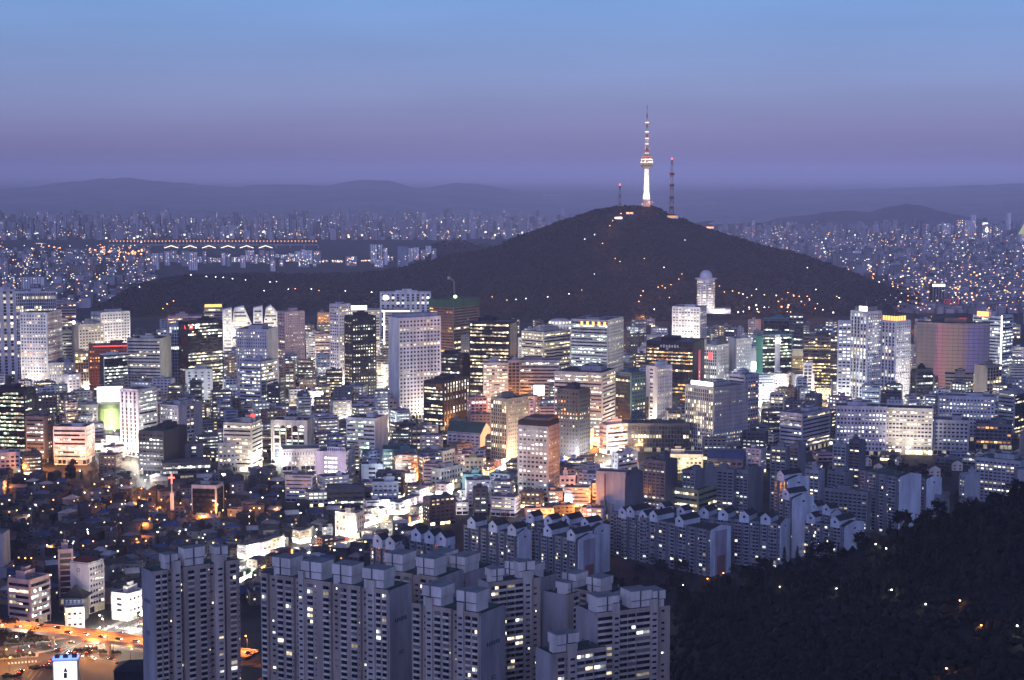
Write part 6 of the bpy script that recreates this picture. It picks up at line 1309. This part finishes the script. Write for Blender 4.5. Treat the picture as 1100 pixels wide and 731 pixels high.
for (k0, k1, z0, z1) in ((1.3, .92, 0, 1.2), (.92, .5, 1.2, 3.6), (.5, .12, 3.6, 7)):
    for a0 in range(4):
        c4 = [(-7, -1), (7, -1), (7, 13), (-7, 13)]; A, B_ = c4[a0], c4[(a0 + 1) % 4]; cx, cy_ = 0, 6
        b.poly([(cx + (A[0] - cx) * k0, cy_ + (A[1] - cy_) * k0, zt + z0), (cx + (B_[0] - cx) * k0, cy_ + (B_[1] - cy_) * k0, zt + z0), (cx + (B_[0] - cx) * k1, cy_ + (B_[1] - cy_) * k1, zt + z1), (cx + (A[0] - cx) * k1, cy_ + (A[1] - cy_) * k1, zt + z1)], m)
b.build('roof', root)

M('planting', (.03, .05, .025), var=.4, scale=.5)
for px, py, w, d, rz in ((18, 706, 26, 7, .25), (48, 718, 20, 5, .3), (92, 699, 16, 4, .25), (30, 690, 30, 6, .15), (118, 702, 14, 5, -.2), (8, 728, 18, 5, .3)):
    q = gp(px, py); root = thing('planting_bed', None, 'planting bed', (q.x, q.y, q.z), rz, 'planting beds of the junction'); b = MB(); b.box(-w / 2, w / 2, -d / 2, d / 2, 0, .35, 'concrete'); b.build('kerb', root); b = MB(); rg = random.Random(int(px))
    for _ in range(46):
        x_, y_ = rg.uniform(-w * .46, w * .46), rg.uniform(-d * .42, d * .42); r_ = rg.uniform(.5, 1.1); b.lathe([(r_ * .5, .3), (r_, .8), (r_ * .7, 1.4), (.1, rg.uniform(1.5, 2.1))], 'planting', 6, x_, y_)
    b.build('shrub_foliage', root); jl.append((root, 'kerbed bed of dark shrubs in the junction', px, py))
give_labels([q for q in jl if q[1].startswith('kerbed')])
for px, py, rz in ((70, 704, .35), (112, 690, .2), (25, 712, .3)):
    q = gp(px, py); b = MB()
    for k in range(9): b.box(-9 + k * 2, -8 + k * 2, -2, 2, .19, .195, 'paint')
    o = structure(b.build('zebra_road_marking', None, (q.x, q.y, q.z))); o.rotation_euler = (0, 0, rz)
# ------------------------------------------------------------------ the far city across the river
def far_box(b, x, y, w, d, h, wall, rng, lits, z0=40.0):
    b.fr = (x, y, 1, 0, 0, -1); b.box(-w / 2, w / 2, -d, 0, z0 - 1, z0 + h, wall, 'roof_grey')
    for _ in range(lits): u, z = rng.uniform(-w * .45, w * .45), z0 + rng.uniform(.15, .95) * h; sz = rng.uniform(.7, 1.5) * (1.5 if lits > 13 else 1); b.quad(u - sz, u + sz, z - sz * .7, z + sz * .7, .15, rng.choice(('far_w', 'far_w', 'far_c', 'far_o')))
E('far_w', (1, .85, .62), 3.0); E('far_c', (.9, 1, .95), 2.6); E('far_o', (1, .42, .14), 3.6); M('far_wall', (.42, .39, .44), var=.2); M('far_slab', (.85, .80, .82), var=.1); M('far_wall_b', (.30, .29, .33), var=.2); M('far_wall_c', (.17, .17, .2), var=.2)
rng = random.Random(77); fl = []
def far_block(px, yt, Y, wpx, label, wall='far_wall', lits=8, d=16, name='distant_block', cat='distant block', grp=None):
    c = P(px, yt, Y); s = F / proj(c)[2]; h = c.z - 40; b = MB(); far_box(b, 0, 0, wpx / s, d, h, wall, rng, lits, 0.0); w = wpx / s; n = int(h / 5); b.fr = (0, 0, 1, 0, 0, -1)
    for k in range(int(w / 6)): b.box(-w / 2 + k * 6 + 1.2, -w / 2 + k * 6 + 3.0, 0, .9, 0, h - 1, 'far_wall_b')
    o = b.build(name, None, (c.x, Y, 40)); tag(o, label, cat, grp); OCC.append((px - wpx / 2, px + wpx / 2, yt, 300, Y, None)); return o
rows = []
x = 163.0
while x < 300:
    w = rng.choice((4, 5, 7, 9)); yt = rng.uniform(269, 279) + (8 if x > 285 else 0); rows.append((x + w / 2, yt, rng.uniform(4900, 5500), w)); x += w + rng.uniform(0, 1.5)
x = 268.0
while x < 345:
    w = rng.choice((4, 6, 8)); rows.append((x + w / 2, rng.uniform(268, 276), rng.uniform(5300, 5900), w)); x += w + rng.uniform(0, 1.5)
x = 300.0
while x < 425:
    w = rng.choice((4, 6, 9, 12)); rows.append((x + w / 2, rng.uniform(271, 280), rng.uniform(5000, 5600), w)); x += w + rng.uniform(.5, 4)
for px, w in ((401, 7), (408, 5), (414, 4), (441, 5), (447, 6), (454, 5), (460, 6), (466, 5)): rows.append((px, rng.uniform(262, 269), rng.uniform(5200, 5500), w))
objs = []
for px, yt, Y, w in rows: objs.append((far_block(px, yt, Y, w, None, rng.choice(('far_slab', 'far_slab', 'far_wall')), int(w * 1.2), 14, 'distant_apartment_slab', 'apartment block', 'far apartment slabs before the river'), 'pale far apartment slab' if w > 6 else 'narrow far apartment slab', px, (yt + 290) / 2))
far_block(432.5, 265, 5150, 11, 'blue-fronted far block standing out among the pale slabs', 'wall_blue', 4)
FARL = [(118, 263, 'left end of the lit bridge'), (229, 264, 'middle of the lit bridge'), (340, 268, 'right end of the lit bridge'), (432, 278, 'blue-fronted far block'), (300, 300, 'low end of the dark hill'), (175, 300, 'far left foot of the dark hill'), (490, 265, 'small dark hill')]
LAND = FARL; give_labels(objs)
# signature far buildings
far_block(80, 285, 4700, 46, 'broad dark brown block below the small dark hill at the far left', 'wall_brown', 10, 30)
far_block(3, 277, 4600, 10, 'pale slab cut by the left edge below the far hill', 'far_wall', 6)
far_block(35, 298, 4100, 24, 'pale round-roofed hall behind the far left towers', 'wall_white', 5, 30)
far_block(44, 262, 6900, 12, 'small brightly lit far block above the far left hill', 'wall_cream', 26)
far_block(920, 273, 4900, 50, 'long dark far hotel at the right end of the dark hill', 'far_wall_c', 14, 30)
o = [q for q in bpy.data.objects if q.get('label', '').startswith('long dark far hotel')][0]; b = MB(); b.fr = (0, 0, 1, 0, 0, -1); b.lathe([], 'sign_red') if False else None; b.poly([(40 + 6 * math.cos(t), -1.2, o.dimensions.z - 30 + 6 * math.sin(t)) for t in np.linspace(0, 6.28, 13)[:-1]], 'sign_red'); b.build('sign', o); b = MB(); b.box(-8, 14, -1, 0, o.dimensions.z + 1, o.dimensions.z + 8, 'board_white'); b.build('roof_board', o)
for px, yt, Y, w, lab, wl, n in ((1017, 240, 7200, 8, 'leftmost tower of the far right cluster', 'far_slab', 14), (1031, 236, 7300, 7, 'dark far tower with a lit edge in the right cluster', 'far_wall', 22), (1040, 237, 7400, 8, 'pinkish far tower left of the numbered tower', 'far_slab', 12), (1046, 231, 7500, 5, 'slim tallest far tower beside the numbered tower', 'far_slab', 8), (1072, 242, 7000, 10, 'far tower with scattered lights right of the numbered tower', 'far_wall', 18), (1084, 229, 7600, 4, 'needle-thin far tower near the right edge', 'far_slab', 3), (1024, 258, 6600, 16, 'wide yellow-lit far block under the right cluster', 'far_wall_c', 40), (1050, 262, 6400, 10, 'low lit far block below the numbered tower', 'far_wall_b', 16), (936, 245, 7800, 8, 'orange-lined far tower behind the long dark hotel', 'far_wall_b', 16), (905, 248, 7800, 16, 'broad far block left of the orange-lined far tower', 'far_wall', 10), (850, 255, 7800, 6, 'small lit far block on the skyline of the hill flank', 'wall_cream', 10)): far_block(px, yt, Y, w, lab, wl, n, 20)
o = far_block(1060, 240, 6900, 11, 'far tower bearing a big white number six', 'far_wall', 30, 20); h = o.dimensions.z - 1; face_text(o, (0, 0, 1, 0, 0, -1), 0, h - 26, 30, '6', 'far_c', 1.2); b = MB(); b.box(-16, 4, -1.2, -.6, h - 3, h + 2, 'far_c'); b.build('roof_light', o)
o = far_block(1102, 252, 6600, 13, 'far tower with a glowing yellow pyramid top at the right edge', 'far_slab', 30, 24); E('pyramid_lit', (.8, .85, .35), .55); h = o.dimensions.z - 1; b = MB(); b.fr = (0, 0, 1, 0, 0, -1); b.hip(-22, 22, -24, 0, h, h + 46, 'pyramid_lit', .45); b.build('pyramid_roof', o)
o = far_block(1008, 305, 3650, 13, 'dark tower with a white-lit top band behind the colour-lit hotel', 'wall_black', 3, 24); h = o.dimensions.z; b = MB(); b.box(-12, 14, -1, -.3, h - 7, h - 2, 'sign_white'); b.build('lit_band', o)
b = MB()
for k in range(4): b.box(9, 11, -.8, -.3, h - 60 + k * 7, h - 57 + k * 7, 'sign_white')
b.build('lit_strip', o)
o = far_block(1023, 322, 3560, 20, 'low block with red neon frames on its roof behind the colour-lit hotel', 'wall_dark', 2, 16); h = o.dimensions.z; E('neon_red', (1, .06, .05), .7)
for k in range(3):
    for x0_, x1_, z0_, z1_ in ((-16 + k * 11, -15.2 + k * 11, h - 16, h), (-9 + k * 11, -8.2 + k * 11, h - 16, h), (-15.2 + k * 11, -9 + k * 11, h - .8, h), (-15.2 + k * 11, -9 + k * 11, h - 9, h - 8.2)): b = MB(); b.box(x0_, x1_, -1.4, -1, z0_, z1_, 'neon_red'); b.build('neon_frame', o)
# lit bridge
q0, q1 = P(117, 262, 6480), P(342, 267, 6480); root = thing('river_bridge', 'long river bridge strung with orange lamps, far off on the left', 'bridge', (q0.x, 6480, 40)); L = q1.x - q0.x
b = MB(); b.box(0, L, -12, 12, 11, 14, 'concrete'); b.build('deck', root); b = MB()
for k in range(16): p_ = MB(); p_.box(L * k / 15 - 3, L * k / 15 + 3, -9, 9, -2, 10.98, 'concrete'); p_.build('pier', root)
for k in range(60):
    p_ = MB(); x_ = L * (k + .5) / 60; p_.box(x_ - .3, x_ + .3, -11.6, -11, 14, 25, 'steel'); p_.lathe([(.5, 25), (2.3, 26), (2.3, 28.5), (.5, 29.5)], 'far_lamp' if 'far_lamp' in MATS else E('far_lamp', (1, .36, .07), 2.2).name, 6, x_, -11.5); p_.build('bridge_lamp', root)
for k in range(6): x_ = L * (.3 + .09 * k); p_ = MB(); p_.tube((x_ - 25, -12.3, 2), (x_, -12.3, 10), 1.2, 1.2, 'far_w'); p_.tube((x_ + 25, -12.3, 2), (x_, -12.3, 10), 1.2, 1.2, 'far_w'); p_.build('arch_light', root)
# everything too small and too many to count: one mass of far buildings and one of far lights
b = MB(); n = 0
def cityfill(px0, px1, Y0, Y1, N, hf, lf):
    for _ in range(N):
        u = rng.random(); Y = 1 / (1 / Y0 + (1 / Y1 - 1 / Y0) * u); px = rng.uniform(px0, px1); x = (px - 550) / F * Y
        if 300 < px < 470 and Y < 6000: continue
        far_box(b, x, Y, rng.uniform(10, 26), rng.uniform(10, 20), hf(Y), rng.choice(('far_wall', 'far_wall_b', 'far_wall_b', 'far_wall_c')), rng, lf(Y), G(Y))
cityfill(-30, 620, 7250, 9600, 1300, lambda Y: rng.choice((18, 25, 40, 45, 60, 75)) * rng.uniform(.6, 1.3), lambda Y: rng.choice((0, 1, 2, 4)))
cityfill(-30, 165, 3600, 6200, 420, lambda Y: rng.uniform(7, 24), lambda Y: rng.choice((0, 1, 1, 3)))
cityfill(960, 1130, 3450, 5200, 800, lambda Y: rng.uniform(6, 16), lambda Y: rng.choice((0, 0, 1, 2)))
cityfill(800, 1130, 4700, 7200, 1000, lambda Y: rng.uniform(8, 34), lambda Y: rng.choice((0, 1, 2)))
cityfill(770, 1130, 7200, 8500, 500, lambda Y: rng.choice((15, 25, 35, 50)) * rng.uniform(.6, 1.3), lambda Y: rng.choice((0, 1, 3)))
cityfill(1108, 1330, 1450, 3500, 520, lambda Y: rng.choice((8, 11, 14, 20, 30, 40)), lambda Y: rng.choice((0, 1, 3, 5)))
cityfill(-220, -12, 1250, 3500, 520, lambda Y: rng.choice((7, 8, 11, 14, 24, 36)), lambda Y: rng.choice((0, 1, 3, 5)))
o = stuff(b.build('distant_city')); o['category'] = 'distant city'; o['label'] = 'hazy mass of far houses and towers towards the horizon'
b = MB()
def lights(px0, px1, Y0, Y1, N, cols, sz):
    for _ in range(N):
        Y = 1 / (1 / Y0 + (1 / Y1 - 1 / Y0) * rng.random()); px = rng.uniform(px0, px1); x = (px - 550) / F * Y; s_ = sz * rng.choice((.6, .8, 1, 1.5)) * Y / 6000; b.fr = (x, Y, 1, 0, 0, -1); z = 40 + rng.uniform(6, 24); b.box(-s_, s_, -s_, s_, z - s_, z + s_, rng.choice(cols))
OR = ('far_o', 'far_o', 'far_w', 'far_c')
lights(-20, 600, 7250, 9800, 560, ('far_w', 'far_o', 'far_c', 'far_w'), 1.7); lights(0, 165, 3800, 6500, 190, OR, 1.2); lights(90, 160, 5200, 6300, 80, ('far_o', 'far_o', 'far_w'), 1.6)
lights(800, 1110, 4800, 8300, 420, OR, 1.3); lights(930, 1110, 3500, 4900, 260, ('far_o', 'far_o', 'far_w', 'far_c', 'far_o'), 1.5); lights(780, 900, 3350, 3600, 30, ('far_o', 'far_o', 'far_w'), 1.6)
lights(0, 520, 8600, 10500, 160, ('far_w', 'far_c', 'far_o'), 2.0)
o = stuff(b.build('distant_lights')); o['category'] = 'distant lights'; o['label'] = 'countless far street and window lights of the hazy city'
LAND = LAND2

# ------------------------------------------------------------------ trees
def tree_meshes(kind, seed):
    rg = random.Random(seed); t = MB(); h = 1.0; t.tube((0, 0, -.5), (0, 0, 4.2), .28, .17, 'bark', 7); tips = []
    for k in range(7):
        a = k * 2.4 + rg.random(); z = 2.0 + k * .45; e = (math.cos(a) * rg.uniform(1.6, 2.8), math.sin(a) * rg.uniform(1.6, 2.8), z + rg.uniform(1.8, 3.2)); t.tube((0, 0, z), e, .12, .05, 'bark', 5); tips.append(e)
    t.tube((0, 0, 4.2), (.2, .1, 7.4), .17, .05, 'bark', 5); tips.append((.2, .1, 7.2)); c = MB()
    if kind == 'pine':
        for L in range(9):
            z = 1.6 + L * .95; rr = 2.7 * (1 - L / 10.5)
            for k in range(13):
                a = rg.random() * 6.28; r1 = rr * rg.uniform(.65, 1.15); w = .35 + .5 * (1 - L / 10); p = (math.cos(a) * r1, math.sin(a) * r1, z - rg.uniform(.1, .7)); q = (math.cos(a + w / max(.6, r1)) * r1 * .55, math.sin(a + w / max(.6, r1)) * r1 * .55, z + .35); s_ = (math.cos(a - w / max(.6, r1)) * r1 * .55, math.sin(a - w / max(.6, r1)) * r1 * .55, z + .3); c.poly([(0, 0, z + .9), q, p, s_], 'leaf_pine')
    else:
        n = 260 if kind == 'bare' else 330
        for _ in range(n):
            e = rg.choice(tips); v = Vector((rg.gauss(0, 1), rg.gauss(0, 1), rg.gauss(.15, .8))); v = v.normalized() * rg.uniform(.2, 1.9); p = Vector(e) + v
            if kind == 'bare': d = (v + Vector((0, 0, 1.2))).normalized() * rg.uniform(.7, 1.7); s_ = d.orthogonal().normalized() * .05; c.poly([p - s_, p + s_, p + d], 'twig')
            else: u_ = Vector((rg.gauss(0, 1), rg.gauss(0, 1), rg.gauss(0, 1))).normalized() * rg.uniform(.35, .7); w_ = u_.orthogonal().normalized() * rg.uniform(.3, .6); c.poly([p - u_, p - w_, p + u_, p + w_], 'leaf_dark')
    return t.mesh('trunk'), c.mesh('crown')
TM = [(k, tree_meshes(k, 30 + i)) for i, k in enumerate(('bare', 'bare', 'leafy', 'leafy', 'pine', 'bare'))]
TN = dict(bare='bare twiggy tree', leafy='dark bushy tree', pine='dark pointed conifer'); to = []
def tree(p, sc_, px, py, grp, kinds=None):
    k, (tm, cm) = R.choice([q for q in TM if not kinds or q[0] in kinds]); root = thing('conifer' if k == 'pine' else 'tree', None, 'tree', p, R.uniform(0, 6.28), grp); root.scale = (sc_, sc_, sc_ * R.uniform(.9, 1.2)); put('trunk', tm, root); put('crown', cm, root); to.append((root, TN[k], px, py))
n = 0
while n < 175:
    px = R.uniform(725, 1105); t_ = R.uniform(.45, 1.0) ** .6; q = hill_pt(px, t_)
    _, py, _ = proj(q)
    if py > 725: continue
    tree(q, R.uniform(.8, 1.45), px, py, 'trees of the near wooded slope'); n += 1
for x0, x1, y0, y1, N in ((432, 476, 452, 474, 22), (70, 112, 505, 522, 14), (500, 545, 566, 580, 10), (935, 1100, 492, 545, 34), (272, 340, 430, 438, 10), (0, 330, 520, 610, 22), (520, 546, 475, 490, 4), (5, 40, 684, 700, 5), (655, 735, 622, 650, 26), (700, 760, 608, 625, 10)):
    for _ in range(N):
        px, py = R.uniform(x0, x1), R.uniform(y0, y1); q = gp(px, py)
        if taken(q.x, q.y, 1.5): continue
        tree(q, R.uniform(.9, 1.5), px, py - 5, 'trees between the buildings', ('bare', 'leafy', 'leafy', 'pine') if px < 900 else None)
LAND = LAND + [(735, 625, 'purple-striped gable'), (800, 628, 'left path lamp'), (837, 634, 'pale-post path lamp'), (897, 637, 'brightest path lamp'), (955, 638, 'faint path lamp'), (1029, 650, 'orange slope lamp'), (1019, 720, 'large warm slope lamp'), (1080, 540, 'flat-roofed block with pale frames'), (917, 580, 'blue-marked gable'), (1000, 545, 'low balcony block'), (1090, 640, 'right end of the slope'), (900, 690, 'empty middle of the slope'), (780, 690, 'left flank of the slope')]
give_labels(to); LAND = LAND2
# the rest of the slope's wood, and the shrubs that read as one mass
cv, cf = [], []; sp = []
for _ in range(3600):
    px = R.uniform(720, 1400); q = hill_pt(px, R.uniform(-.1, 1.0)); sp.append((q.x, q.y, q.z - .6, R.uniform(1.6, 3.4), R.uniform(2.2, 6)))
o = blobs('slope_undergrowth', sp, 'leaf_dark', 6); tag(o, 'dark undergrowth covering the near wooded slope', 'undergrowth')
# pale gabled villas among the dark trees on the right
vl = []
for px, py, w, hh in ((945, 508, 10, 7), (962, 499, 9, 6), (1003, 512, 11, 8), (1014, 498, 9, 7), (1028, 505, 10, 7), (1052, 497, 9, 9), (1066, 503, 11, 7), (1082, 499, 10, 8), (1094, 492, 9, 7), (930, 500, 9, 6)):
    q = gp(px, py); root = thing('villa', None, 'house', (q.x, q.y, q.z - .3), R.uniform(-.5, .5), 'pale gabled villas among dark trees')
    b = MB(); b.box(-w / 2, w / 2, -4, 5, 0, hh, 'wall_cream'); b.build('wall', root); b = MB(); b.gable(-w / 2 - .4, w / 2 + .4, -4.5, 5.5, hh, hh + 3.2, 'wall_cream', 'roof_tile', 'n'); b.build('roof', root)
    for u in (-.25, .25):
        for z in (1.2, 4.2): b = MB(); b.box(w * u - .8, w * u + .8, -4.12, -4.0, z, z + 1.4, 'frame_win'); b.quad(0, 0, 0, 0, 0, 'glass_a') if False else b.poly([(w * u - .7, -4.14, z + .1), (w * u + .7, -4.14, z + .1), (w * u + .7, -4.14, z + 1.3), (w * u - .7, -4.14, z + 1.3)], 'lit_w1' if R.random() < .15 else 'glass_a'); b.build('window', root)
    vl.append((root, 'pale gabled villa among dark trees', px, py))
give_labels(vl)
